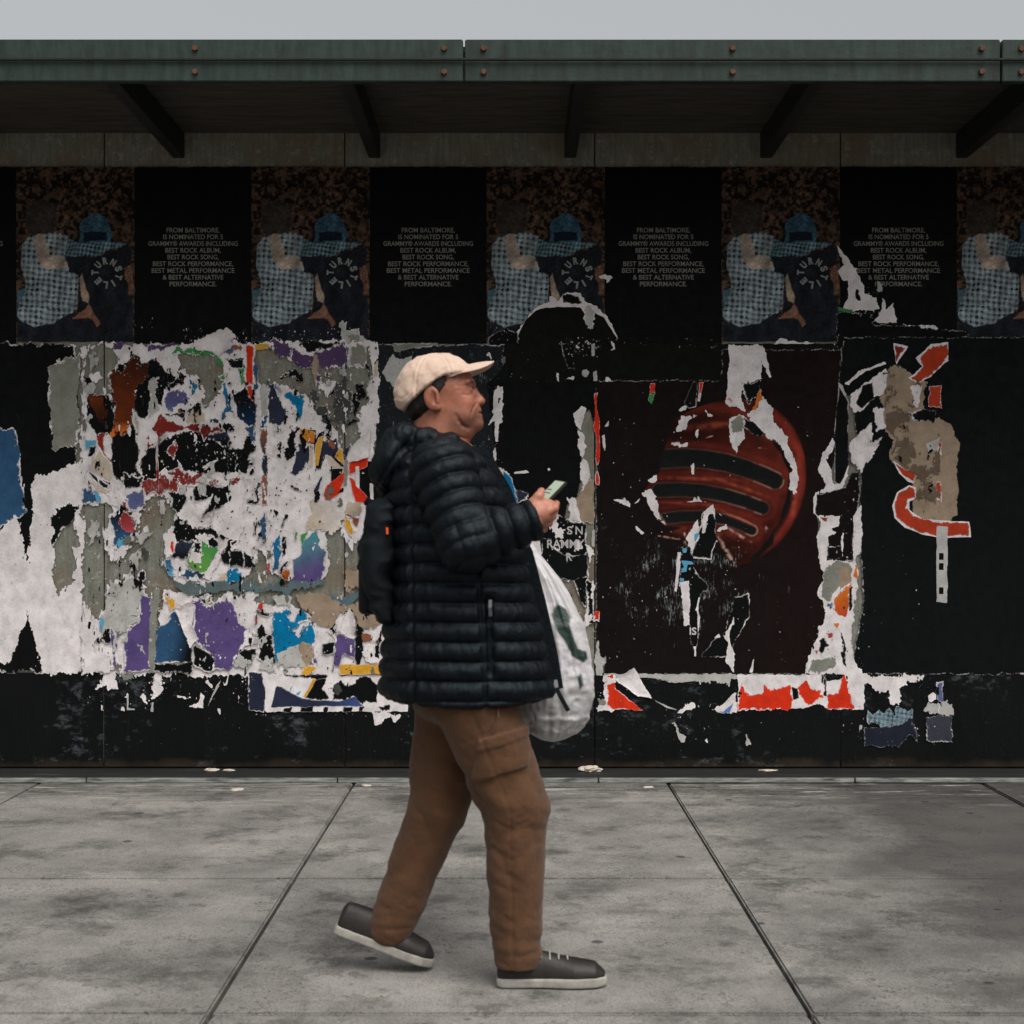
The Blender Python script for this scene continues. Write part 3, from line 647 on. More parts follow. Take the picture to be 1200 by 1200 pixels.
add(S1, 'C', [
 ('jean', '-20,80 50,110 130,170 120,210 30,215 -20,190'), ('sky', '60,70 120,130 150,190 110,200', {'rim': 1}), ('cream', '40,-20 120,60 190,100 180,130 100,90 50,40', {'amp': 1}), ('black', '90,-10 200,60 180,100 120,60', {'amp': .8}),
 ('white', '200,20 270,10 310,120 330,200 290,240 220,240 190,140', {'rim': 0, 'amp': 3.4}), ('black', '290,-30 480,-30 430,60 320,90', {'amp': 2.4}), 
 ('lilac', '330,140 400,110 460,80 470,200 400,250 350,240'), ('dred', '300,210 330,200 350,260 310,260'),
 ('white', '150,420 200,330 230,500 230,600 200,640 160,570', {'rim': 0}), ('jean', '190,300 290,230 390,270 390,400 340,500 280,560 220,530 215,400', {'c2': ('black', '280,480 280,280'), 'rim': 1.5}),
 ('pink', '270,320 310,260 370,300 400,430 330,420 290,390', {'c2': ('dred', '330,420 300,290'), 'rim': .6}), ('sky', '250,500 340,460 330,520 270,545', {'rim': 0, 'amp': 2.5}),
 ('white', '220,640 270,560 360,510 310,590 240,640', {'rim': 0, 'amp': 3}), ('lgrey', '400,420 480,390 540,420 480,480 440,540 410,500', {'rim': 0, 'amp': 3.4}), ('lgrey', '560,170 610,180 640,260 600,280', {'rim': 0, 'amp': 3}), ('dgrey', '430,530 490,560 490,640 450,590', {'rim': 0, 'amp': 2.4}),
 ('lgrey', '40,340 110,360 110,430 60,490 40,520', {'rim': 0, 'amp': 3}), ('lgrey', '350,640 430,560 420,700 370,750', {'rim': 0, 'amp': 4}),
 ('lgrey', '200,810 400,790 440,900 430,1000 380,1130 300,1200 140,1210 160,1000', {'rim': 0, 'amp': 4, 'scuff': .1}),
 ('black', '420,730 490,720 490,800 430,810', {'amp': 2}), ('black', '405,830 480,850 430,880', {'amp': 2}),
 ('black', '860,40 1140,90 1140,190 920,310 1000,140 850,200', {'amp': 1.4, 'rim': .6}), ('black', '650,120 730,110 800,160 740,280 800,340 860,390 1000,390 1060,440 1200,470 1210,690 1120,690 1060,640 1110,490 1040,470 900,440 860,480 700,520 670,470 700,380 720,290', {'amp': 2.2, 'rim': 1.2, 'scuff': .2}),
 ('dred', '440,60 520,0 640,20 730,20 730,130 660,90 560,150 520,120', {'amp': 3, 'rim': 2.4, 'scuff': .6}), ('dred', '980,30 1060,10 1060,60 990,80', {'amp': 3, 'rim': 2}), ('dred', '730,0 890,0 900,50 740,70', {'amp': 3.4, 'rim': 2.4, 'scuff': .6}),
 ('lgrey', '885,45 950,50 950,145 885,135', {'rim': 0, 'amp': 1}), ('white', '730,300 800,160 850,170 850,220 930,190 1000,130 980,200 920,310 1010,290 990,390 850,390 800,330 740,330', {'rim': 0, 'lift': .014, 'amp': 2}), ('lgrey', '740,60 800,60 800,120 740,130', {'rim': 0, 'amp': 2}),
 ('white', '1000,300 1080,240 1140,90 1230,60 1240,440 1160,490 1040,440 1000,380', {'rim': 0, 'amp': 3, 'scuff': .1}), ('black', '1060,260 1090,250 1080,290', {'amp': 1.6}), ('black', '1120,290 1160,300 1140,320', {'amp': 1.6}),
 ('white', '620,480 690,420 720,500 680,620 640,640 620,560', {'rim': 0}), ('red', '680,500 700,490 695,580 675,585', {'amp': 1.3, 'rim': .6}), ('navy', '700,560 730,490 860,490 800,640 680,620', {'c2': ('black', '760,520 740,620')}), ('jean', '620,640 680,640 700,760 660,780 630,700', {'c2': ('sky', '640,640 660,780')}),
 ('jean', '780,700 950,760 900,810 820,800 740,770', {'c2': ('navy', '780,700 900,800')}),
 ('green', '780,660 830,580 860,490 930,480 1040,560 1040,600 980,660 1010,720 950,750 860,710', {'c2': ((110, 165, 70), '950,500 860,720'), 'rim': 1}), ('white', '830,650 850,500 900,480 920,600 900,690', {'rim': 0}), ('black', '850,590 870,500 915,500 910,590', {'amp': 1.5, 'rim': .5}),
 ('white', '870,450 1040,450 1030,540 960,530 900,480', {'rim': 0}), ('white', '1000,660 1060,560 1110,480 1100,560 1040,680 980,800 920,800', {'rim': 0}), ('white', '800,800 860,760 920,810', {'rim': 0}), ('white', '690,690 740,740 790,660 740,780', {'rim': 0, 'amp': 2.5}),
 ('white', '1140,550 1210,500 1210,560', {'rim': 0, 'amp': 1.2}), ('teal', '1110,790 1140,720 1230,730 1230,830 1120,830'), ('cream', '1050,740 1130,730 1120,810 1050,800', {'rim': 1}),
 ((96, 112, 112), '700,790 900,830 1100,830 1240,810 1240,880 1000,900 860,910 700,870', {'rim': 0, 'amp': 3.4}),
 ('grey', '530,880 590,870 580,1000 560,1200 530,1200', {'rim': 0, 'amp': 2.2}), ('tan', '940,920 1010,910 1020,990 960,1000', {'rim': 1.5, 'amp': 3}),
])
add(S1, 'E', [
 ('white', '-10,80 40,130 60,250 50,360 150,330 150,470 -10,475', {'rim': 0, 'amp': 3.2}), ('black', '110,250 150,230 140,310 100,300', {'amp': 3.4, 'rim': 2}), ('black', '80,330 95,320 90,370', {'amp': 2}), ('sky', '90,160 120,190 100,220', {'rim': 0, 'amp': 3.5}),
 ('purple', '330,40 380,50 375,240 360,460 225,465 235,300 255,210 300,180 310,100', {'amp': 1.4}), ('purple', '150,210 180,240 185,360 200,450 150,450', {'amp': 1.6, 'rim': 1.6}),
 ('grey', '375,60 405,80 400,330 395,470 365,470 362,330', {'rim': 0, 'amp': 1.6, 'scuff': .2}),
 ('jean', '410,220 450,200 480,170 470,140 510,120 560,210 605,340 605,415 395,415 405,320', {'c2': ('black', '480,300 590,330'), 'amp': .9, 'rim': .8}),
 ('ochre', '455,50 500,45 515,110 490,125 460,80', {'amp': 1.6}), ('ochre', '530,75 560,60 560,95 540,95', {'amp': 1.4}), ('black', '450,30 470,25 470,45', {'amp': 1.4}), ('black', '560,420 720,360 730,410 640,330 610,400 610,470 390,470 400,425', {'amp': 1.6, 'rim': .5}),
 ('white', '510,125 590,65 625,95 605,200 640,280 600,330 560,220', {'rim': 0, 'lift': .014, 'amp': 1.2}),
 ('black', '620,320 680,340 730,400 740,450 690,470 610,430', {'amp': 1}),
 ('purple', '605,80 640,60 690,100 750,70 790,80 795,50 850,100 870,180 920,220 900,290 850,380 820,460 720,460 740,390 650,320 610,240', {'amp': 1.9, 'rim': 1.4}),
 ('black', '870,340 950,350 950,420 830,440', {'amp': 2.5}), ('lgrey', '830,430 870,370 915,420 900,450', {'rim': 0, 'amp': 2}), ('white', '780,420 795,380 790,420', {'rim': 0, 'amp': 1.5}),
])
S1.flakes([(100, 600, 180, 700, 30, .4, 1.8), (180, 560, 300, 680, 100, .4, 2.0), (225, 680, 300, 720, 35, .4, 1.8), (100, 700, 150, 780, 30, .4, 1.8), (180, 700, 290, 790, 45, .4, 1.7)], seed=23)
S1.flakes([(190, 560, 300, 640, 70, .4, 1.9), (110, 690, 135, 760, 25, .4, 1.7), (185, 760, 285, 790, 30, .4, 1.5)], col='black', seed=24)

S2 = mat_thing('thick mat of torn paper with yellow letters, red cross bars, blue and violet scraps', 375, 790, 0.0084)
holesB = [pts('B', h) for h in ('300,100 480,230 640,270 900,250 900,110 1080,90 1110,330 1080,500 1000,640 1020,820 930,900 900,1000 880,1000 830,760 720,640 640,560 590,480 350,380 250,540 210,300 200,130',)]
holesD = [pts('D', h) for h in ('-60,800 120,760 330,800 520,820 740,800 1000,850 1050,950 900,1060 700,1090 560,1020 420,960 300,1000 120,930 -60,900', '180,560 290,590 300,730 150,790 80,740','750,420 890,380 890,480 1000,520 1030,800 1160,1100 1000,1160 940,1010 840,1080 800,1170 690,1130 600,1060 500,970 380,950 60,930 0,840 90,790 120,700 200,690 220,560 290,610 320,740 480,800 740,800 780,640',)]
S2.piece('white', pts('Z', '304,402 440,400 444,470 436,560 428,640 452,720 452,790 288,790 292,700 298,560 300,480'), holes=holesB + holesD, amp=3, freq=.09, rim=0, name='white_underlayer')
add(S2, 'B', [
 ('ochre', '190,90 300,90 300,130 200,130', {'rim': 1.2, 'amp': 1.2}), ('mauve', '310,70 350,30 400,80 480,120 600,160 640,190 700,150 800,110 890,70 900,200 910,240 760,270 700,260 720,380 680,400 640,270 500,270 480,200 400,200 340,150', {'amp': 2.6, 'rim': .9}),
 ('tan', '640,180 680,190 680,340 650,390 645,300', {'rim': 0, 'amp': 2}), ('white', '470,140 490,160 480,250 470,200', {'rim': 0, 'amp': 2}), ('ink', '560,70 880,70 800,110 700,140 600,140 540,100', {'rim': .6, 'amp': 2.6}),
 ('red', '130,100 185,100 180,400 120,400', {'amp': .9, 'rim': .6}), ('red', '130,430 165,420 190,540 170,550', {'amp': 1.2, 'rim': 1.2}), ('green', '70,280 115,280 110,400 75,440', {'rim': 1, 'amp': 2}), ('jean', '185,260 220,260 220,420 190,440', {'rim': .8}), ('black', '-10,200 100,200 110,280 60,290 0,250', {'amp': 2}),
 ('black', '30,490 120,420 140,500 210,560 205,700 190,790 60,660 50,570', {'amp': 1.3, 'rim': .5, 'c2': ((16, 50, 80), '120,500 150,740')}), ('jean', '110,740 200,720 190,850 150,860'), ('black', '-20,900 60,910 140,890 150,1000 130,1110 40,1110 -20,1100', {'amp': 1.6}),
 ('lgrey', '225,440 290,400 290,640 250,660 225,560', {'rim': 0, 'amp': 2.4, 'scuff': .3}), ('jean', '220,680 290,630 290,740 230,740', {'rim': 1}), ('rust', '230,745 290,745 290,1180 250,1190 240,900', {'rim': 1, 'amp': 1.6, 'c2': ('navy', '260,760 260,960')}), ('white', '150,960 230,880 240,1000 150,1160', {'rim': 0, 'amp': 3, 'scuff': .5}),
 ('black', '360,380 400,310 500,280 570,320 570,380 510,400 530,470 510,500 500,350 420,340', {'amp': 3, 'rim': .7}), ('dgrey', '600,460 660,470 680,580 760,570 780,700 700,680 640,560', {'amp': 3.6, 'rim': 1.4}), ('black', '720,300 800,310 790,350 730,340', {'amp': 3, 'rim': .8}), ('black', '780,420 860,470 800,500', {'amp': 3, 'rim': .7}),
 ('black', '980,400 1060,390 1060,460 1000,520 990,650 960,640 940,560', {'amp': 3.6, 'rim': .8}), ('dgrey', '800,420 900,330 940,420 970,560 900,700 830,720 790,560', {'amp': 4.2, 'rim': .6, 'scuff': .4}), ('black', '820,740 900,720 1000,660 990,690 900,740', {'amp': 1.6, 'rim': .3}), ('black', '1020,240 1090,250 1080,330', {'amp': 2.6}), ('black', '1050,540 1100,530 1090,580', {'amp': 2.6}),
 ('white', '700,400 760,360 830,400 790,500 740,500', {'rim': 0, 'amp': 3.6}), ('lgrey', '830,270 900,260 910,330 850,320', {'rim': 0, 'amp': 3}), ('white', '1060,620 1110,540 1110,690 1070,690', {'rim': 0, 'amp': 2.4}), ('cream', '1130,240 1160,220 1150,330 1110,360', {'rim': 1, 'amp': 1.6}),
 ('navy', '295,390 340,400 380,500 430,620 440,680 380,720 300,710', {'amp': 1.6, 'rim': .8, 'scuff': .35}), ('lilac', '350,400 440,450 370,500', {'rim': 1.2, 'c2': ('lgrey', '360,400 400,480')}),
 ('teal', '400,490 470,440 500,490 580,500 570,620 545,675 520,610 460,530', {'amp': 1.6, 'rim': 1}), ('black', '470,760 540,740 500,860 540,930 480,1000 420,980', {'amp': 2.2}), ('navy', '540,860 640,870 640,960 540,1120 470,1100 500,960', {'amp': 2, 'scuff': .3}),
 ('navy', '720,840 830,830 860,920 830,1000 740,960 700,1070 680,1060', {'amp': 1.5, 'rim': .6, 'scuff': .2}), ('rust', '760,820 830,880 820,920 750,860', {'rim': 0}),
 ('black', '600,760 670,760 670,870 600,860', {'amp': .5, 'rim': 0}), ('ochre', '545,755 600,750 660,775 655,860 545,865', {'amp': .7, 'rim': .5, 'c2': ('orange', '560,760 640,860')}), ('black', '670,1060 655,870 690,790 740,765 730,800 700,1050', {'amp': .5, 'rim': 0}), ('ochre', '665,1040 665,880 690,820 730,800 690,1040', {'amp': .5, 'rim': .3}), 
 ('cream', '620,880 645,880 645,1050 615,1060', {'amp': .7, 'rim': 0}), ('ochre', '780,770 805,770 800,815 780,810', {'amp': .7}), ('black', '815,990 850,960 895,1050 870,1045', {'amp': .6, 'rim': 0}), ('ochre', '820,970 850,900 885,920 885,1035', {'amp': .8, 'rim': .4}), ('cream', '740,960 780,960 890,1080 890,1190 850,1180', {'amp': 1, 'rim': 1}),
 ('white', '915,980 950,890 1100,760 1090,970 1000,1000 930,1010', {'rim': 0, 'lift': .014, 'amp': .8}), ('dred', '370,890 440,860 420,950 380,1010', {'amp': 3.4, 'rim': 2}), ('ochre', '335,890 355,880 350,960 335,960', {'amp': 1.6, 'rim': .8}), ('black', '350,730 400,740 390,790 340,800', {'amp': 3.2, 'rim': 2}),
 ('grey', '885,1000 915,990 915,1200 885,1200', {'rim': .5, 'amp': .8}), ('navy', '885,930 950,850 940,900 900,990', {'rim': .3, 'amp': 1.2}),
])
add(S2, 'D', [
 ('black', '790,-70 880,-70 850,20 790,60', {'amp': .5, 'rim': 0}), ('red', '735,110 760,60 900,-50 860,120 800,160 740,180', {'amp': .8, 'rim': .3}), ('black', '830,130 890,70 890,110', {'amp': .8, 'rim': 0}),
 ('black', '1010,-130 1220,-130 1220,160 1110,190 1010,90', {'amp': .5, 'rim': .3}), ('red', '930,-120 1075,-180 1075,-90 930,-20', {'amp': .7, 'rim': .3}), ('red', '930,0 960,10 1110,190 980,200', {'amp': .8, 'rim': .6}), ('white', '1090,40 1120,50 1120,170 1095,170', {'rim': 0, 'amp': .5}), ('white', '980,-90 1008,-90 1008,90 980,60', {'rim': 0, 'amp': .5}),
 ('black', '190,20 240,10 230,170 200,210 130,220 190,150', {'amp': 2.6, 'rim': 1.6, 'scuff': .3}), ('rust', '250,-20 290,-20 290,210 250,210', {'amp': .8, 'rim': .5}), ('navy', '650,100 720,-20 700,60 660,150', {'amp': 1, 'rim': .3}), ('jean', '245,260 285,260 285,470 220,470 250,400', {'amp': 1.8, 'rim': 1.3}),
 ('black', '470,60 510,70 580,110 520,100', {'amp': 2, 'rim': .3}), ('black', '340,240 400,260 370,290', {'amp': 2.2, 'rim': 1}), ('black', '430,280 455,290 410,390 400,370', {'amp': 1, 'rim': .3}),
 ('cream', '640,180 780,190 960,170 1030,220 960,290 880,380 800,440 700,400 600,400', {'rim': 1, 'amp': 2.6, 'c2': ('white', '640,300 900,200')}), ('cream', '905,190 1030,210 1010,290 900,290', {'rim': .6, 'c2': ('tan', '920,200 1020,280')}),
 ('teal', '330,520 400,440 410,600 380,700 330,740', {'c2': ('jean', '370,480 370,720'), 'amp': 1.4}), ('black', '405,455 440,460 435,580 410,610', {'amp': 1.2, 'rim': .4}), ('black', '370,720 470,620 480,640 390,760', {'amp': 2, 'rim': 1}), ('black', '285,590 310,580 305,670 285,670', {'amp': 1.4}), ('pink', '290,670 310,670 310,740 290,740', {'amp': .8, 'rim': .3}),
 ('green', '550,440 620,430 560,520', {'amp': 1, 'rim': .4}), ('green', '510,430 530,420 505,500', {'amp': 1, 'rim': .4}),
 ('purple', '490,640 555,590 560,530 640,430 680,410 700,520 750,590 730,640 750,720 700,800 600,825 490,800', {'c2': ((80, 150, 160), '640,720 560,470'), 'amp': 1.3, 'rim': 1.2}),
 ('orange', '400,750 430,700 470,720 460,800 430,800', {'amp': 1.4, 'rim': .4, 'c2': ('brown', '430,700 450,790')}), ('green', '380,790 430,800 420,830 380,820', {'amp': 1.4, 'rim': 0}), ('ochre', '890,280 940,340 975,460 960,480 900,390', {'amp': 1.2, 'rim': .8}), ('rust', '900,290 1000,310 990,360 940,320', {'amp': 2.4, 'rim': 0}), ('white', '930,470 970,480 960,590 940,540', {'rim': 0}),
 ((96, 116, 120), '0,820 150,800 240,850 420,840 480,810 740,800 730,830 600,860 500,900 330,880 160,880 60,880', {'rim': 0, 'amp': 3.4}), ((92, 118, 126), '720,920 780,930 900,940 1030,880 1040,930 940,990 800,1000 720,960', {'rim': 0, 'amp': 3.2}), ('tan', '900,740 1020,720 1040,850 900,870', {'rim': 0, 'amp': 3.6}), ('tan', '500,930 700,900 900,1020 1050,960 1180,1140 1010,1200 960,1030 840,1090 800,1180 690,1140 620,1060', {'rim': 0, 'amp': 3}),
 ('lgrey', '330,930 400,900 480,930 480,990 380,990', {'rim': 0, 'amp': 3, 'lift': .01}), ('black', '0,570 100,560 110,700 40,680 0,690', {'amp': 1.6, 'rim': .8}), ('black', '100,560 190,620 180,650 200,700 110,700', {'amp': 1.4, 'rim': .8}), ('black', '0,490 70,470 60,510 10,540', {'amp': 1}), ('dred', '170,540 210,530 190,600', {'amp': 1.6}),
 ('dred', '215,990 260,970 265,1040 220,1035', {'amp': 2, 'rim': 1}), ('red', '225,985 255,975 255,1030 228,1030', {'amp': 1, 'rim': 0}), ('black', '210,1040 335,1045 300,1090 250,1080', {'amp': 1.4, 'rim': .5}), ('teal', '330,1040 480,1040 500,1080 560,1020 600,1060 650,1130 690,1200 620,1420 330,1420', {'amp': 2.2, 'rim': 1.4, 'holes': ['440,1080 500,1060 500,1110 450,1120', '500,1160 600,1110 640,1120 560,1170 540,1230 510,1230']}),
])
add(S2, 'F', [
 ('white', '60,190 100,200 140,300 130,320 80,320 0,450 0,430', {'rim': 0, 'amp': 1}), ('black', '150,220 180,195 240,300 265,415 150,415', {'amp': 2.6, 'rim': 1.6, 'scuff': .3}), ('dred', '140,150 158,140 155,190 140,200', {'amp': 1, 'rim': .3}),
 ('lgrey', '250,360 330,330 420,310 470,330 440,430 260,430', {'rim': 0, 'amp': 3.6, 'scuff': .2}), ('tan', '390,310 450,300 470,400 430,430', {'rim': 0, 'amp': 3}), ('lgrey', '170,420 200,380 240,400 240,460 160,465', {'rim': 0, 'amp': 2.6, 'lift': .012}),
 ('black', '520,310 590,290 580,370 520,370', {'amp': 1, 'rim': .5}), ('black', '555,240 590,190 605,230 590,270', {'amp': 1.6}), ('purple', '460,400 480,380 490,420 470,430', {'amp': 1.6}), ('purple', '605,250 700,285 705,400 640,360 610,440 580,430 590,330', {'amp': .9, 'rim': .5}), ('white', '610,230 670,110 690,180 700,275 610,250', {'rim': 0, 'lift': .014, 'amp': 1.6}),
 ('black', '705,180 740,230 750,320 750,390 725,440 705,420', {'amp': 1.6, 'rim': .5}), ('rust', '740,250 790,260 790,290 750,290', {'rim': 0, 'amp': 1.6}), ('white', '745,360 800,300 840,340 840,425 760,410', {'rim': 0, 'amp': 2.2}), ('black', '805,290 835,290 840,340', {'amp': 2}),
 ('ochre', '615,425 850,425 855,480 615,480', {'amp': .7, 'rim': .3}), ('ochre', '405,435 490,430 480,475 400,475', {'amp': 2.2, 'rim': 1}),
])
S2.text([('&', 389, 743, 5, 4.5, 0), ('ES', 390, 752.5, 4.5, 8, 0)], bold=.02, name='print_lettering')
S2.flakes([(305, 440, 440, 560, 120, .4, 2.2), (300, 560, 410, 640, 75, .4, 1.8), (310, 400, 440, 470, 60, .4, 1.8), (300, 690, 440, 790, 75, .4, 2)], seed=31)
S2.flakes([(310, 470, 380, 600, 65, .4, 1.8), (290, 560, 350, 640, 45, .4, 1.6), (300, 740, 400, 790, 60, .4, 1.7)], col='black', seed=32)
for S_, z_ in ((S1, '98,405 300,405 300,790 98,790'), (S2, '304,405 440,405 440,640 450,790 290,790')):
    S_.piece((112, 113, 104), pts('Z', z_), amp=1, rim=0, mask=(.08, .05, .98), name='glue_residue', kind='stuff')
    S_.piece('lgrey', pts('Z', z_), amp=1, rim=0, mask=(.14, .08, .95), name='paper_residue', kind='stuff')
    S_.piece('black', pts('Z', z_), amp=1, rim=0, mask=(.17, .06, .95), name='ink_residue', kind='stuff')
    S_.piece('white', pts('Z', z_), amp=1, rim=0, mask=(.17, .05, 1.12), name='paper_residue', kind='stuff')
    S_.piece((70, 44, 44), pts('Z', z_), amp=1, rim=0, mask=(.16, .1, 1.16), name='ink_residue', kind='stuff')
S1.piece('black', pts('Z', '140,430 300,440 300,640 200,640 135,560'), amp=1, rim=0, mask=(.06, .04, .72), name='ink_residue', kind='stuff')
S2.piece('black', pts('Z', '306,470 400,480 400,640 300,640'), amp=1, rim=0, mask=(.07, .045, .85), name='ink_residue', kind='stuff')
# dark speckled denim-print sheet behind the head
S3 = mat_thing('dark speckled navy print sheet with grey torn patches behind the cap', 510, 620, 0.0070)
S3.piece((30, 35, 38), pts('Z', '436,404 590,404 590,700 430,700 440,520'), amp=1.6, rim=.5, scuff=.42, name='printed_sheet')
add(S3, 'N', [('lgrey', '60,290 150,115 200,160 250,150 315,115 320,230 230,330 190,420 100,340', {'rim': 0, 'amp': 1.4}), ('grey', '170,90 160,20 550,20 540,40 350,70', {'rim': .6, 'amp': 1}), ('black', '980,375 1070,300 1200,100 1200,1250 1085,1250', {'rim': 0, 'amp': .8}), ('white', '1040,430 1070,390 1115,395 1120,470 1105,640 1110,720 1080,730 1075,880 1050,890 1045,700 985,750 1010,690 1035,660', {'rim': 0, 'amp': 1.2, 'holes': ['1080,480 1105,490 1085,540']}), ('white', '1035,1000 1060,890 1070,980 1060,1100', {'rim': 0, 'amp': 1}), ('white', '980,120 1000,105 1035,150 1030,180', {'rim': 0})])
add(S3, 'M', [('white', '235,290 300,300 320,330 300,400 250,340', {'rim': 0}), ('teal', '300,310 350,350 380,440 405,540 360,570 310,420', {'amp': 1, 'rim': .6, 'scuff': .3}), ('navy', '390,450 470,460 460,520 400,540', {'amp': 1.5})])
S3.flakes([(440, 405, 588, 600, 900, .15, .5), (560, 500, 590, 580, 20, .3, 1.2)], seed=33)

# ================================================================== right-hand side posters
S4 = mat_thing('blank black poster sheet torn along its edge beside bare grey wood', 640, 740, 0.0066)
S4.piece('ink', pts('Z', '592,403 985,403 985,447.5 592,447.5'), amp=.6, rim=0, name='black_sheet')
S4.piece('black', pts('Z', '588,447 698,447 698,500 690,480 678,484 676,500 682,520 683,560 678,575 674,590 664,590 660,620 664,650 600,660 588,600'), amp=1.2, rim=0, name='black_sheet')
add(S4, 'G', [('white', '675,690 700,680 740,640 780,660 760,700 740,840 700,780', {'rim': 0, 'amp': 1}), ('white', '720,840 750,860 780,960 760,1040 800,1100 790,1210 740,1200 735,1080 760,1040 715,960', {'rim': 0, 'amp': 1.4}), ('white', '210,1155 310,1140 330,1160 300,1168 220,1168', {'rim': 0, 'amp': .7}), ('white', '478,1130 492,1122 500,1140 485,1150', {'rim': 0, 'amp': .6}),
 ('lgrey', '745,360 780,345 805,380 780,415 750,405', {'rim': 0, 'amp': 1}), ('lgrey', '835,380 865,350 865,445 840,445', {'rim': 0, 'amp': .8}), ('black', '570,150 680,160 690,340 640,340', {'rim': .3, 'amp': 1}), ('white', '545,370 570,390 565,445 555,440', {'rim': 0, 'amp': 1}), ('white', '620,440 690,400 685,440', {'rim': 0, 'amp': 1.6}), ('white', '700,160 740,190 700,185', {'rim': 0, 'amp': .8}), ('white', '970,130 1000,150 1005,200 960,215 990,190', {'rim': 0, 'amp': .6}), ('white', '920,380 940,400 990,450 930,440', {'rim': 0, 'amp': 1.4}), ('lgrey', '820,160 845,150 845,250 825,250', {'rim': 0, 'amp': .6}),
 ('red', '845,540 870,530 865,640 885,760 890,1000 870,1120 850,1060 865,900 835,810 850,720', {'rim': .5, 'amp': .8}), ('red', '850,1170 870,1140 885,1200 880,1260 850,1250', {'rim': .5, 'amp': .8}), ('white', '900,880 925,860 935,940 925,990', {'rim': 0, 'amp': 1}), ('white', '920,800 955,750 950,800', {'rim': 0, 'amp': .8})])
add(S4, 'L', [('white', '440,240 480,190 440,130 440,-10 500,60 500,110 450,170 410,250 360,250 350,230', {'rim': 0, 'amp': 2}), ('tan', '410,250 500,110 520,120 520,400 440,400 410,330', {'rim': .8, 'amp': 2}), ('white', '350,250 410,250 420,340 440,400 360,370', {'rim': 0, 'amp': 3}),
 ('black', '170,500 260,330 350,370 470,400 480,560 470,600 490,740 470,960 390,760 180,770 160,700', {'rim': 1.2, 'amp': 1.6}),
 ('white', '95,550 150,500 185,520 180,600 200,620 170,690 130,660', {'rim': 0, 'amp': 2}), ('ochre', '145,690 162,685 160,720 150,720', {'rim': 0, 'amp': .5})])
for tl in (('S', 667.5, 626, 9, 6.5, 0), ('N', 678.5, 626, 9, 8.5, 0), ('RAMMY', 663, 642, 9.5, 44, 0), ('R', 667, 657, 9, 7, 0)): S4.text([tl], bold=.02, name='lettering', col=(205, 200, 200))
add(S4, 'L', [('coal', '200,490 250,495 270,560 330,600 480,600 490,740 400,760 250,740 175,760 160,680 190,620', {'rim': .6, 'amp': 1.2, 'name': 'black_sheet'}), ('white', '230,400 260,345 280,350 300,420 340,440 320,490 290,480', {'rim': 0, 'amp': 2.2}), ('white', '410,500 450,510 460,560 420,580 400,540', {'rim': 0, 'amp': 2.2}), ('white', '265,560 300,570 310,600 280,590', {'rim': 0}), ('white', '470,540 510,530 520,590 495,640 475,590', {'rim': 0, 'amp': 2}), ('lgrey', '508,450 528,440 528,555 508,545', {'rim': 0, 'amp': .6}),
 ('black', '225,790 290,760 330,800 390,870 380,900 350,890 290,830', {'rim': 1, 'amp': 2.6}), ('black', '480,760 520,770 520,1040 465,1060 470,980', {'rim': 1.4, 'amp': 1.6}), ('white', '465,1060 475,990 500,970 515,1030', {'rim': 0, 'amp': 2}), ('red', '518,965 555,955 560,1040 520,1020', {'rim': 1.2, 'amp': 1}), ('white', '505,770 520,760 520,880 508,880', {'rim': 0, 'amp': 1.4})])
S4.flakes([(590, 400, 700, 450, 20, .3, 1.1), (695, 430, 760, 560, 15, .3, 1.1), (640, 590, 700, 780, 65, .3, 1.5), (650, 690, 698, 790, 40, .3, 1.3)], seed=41)

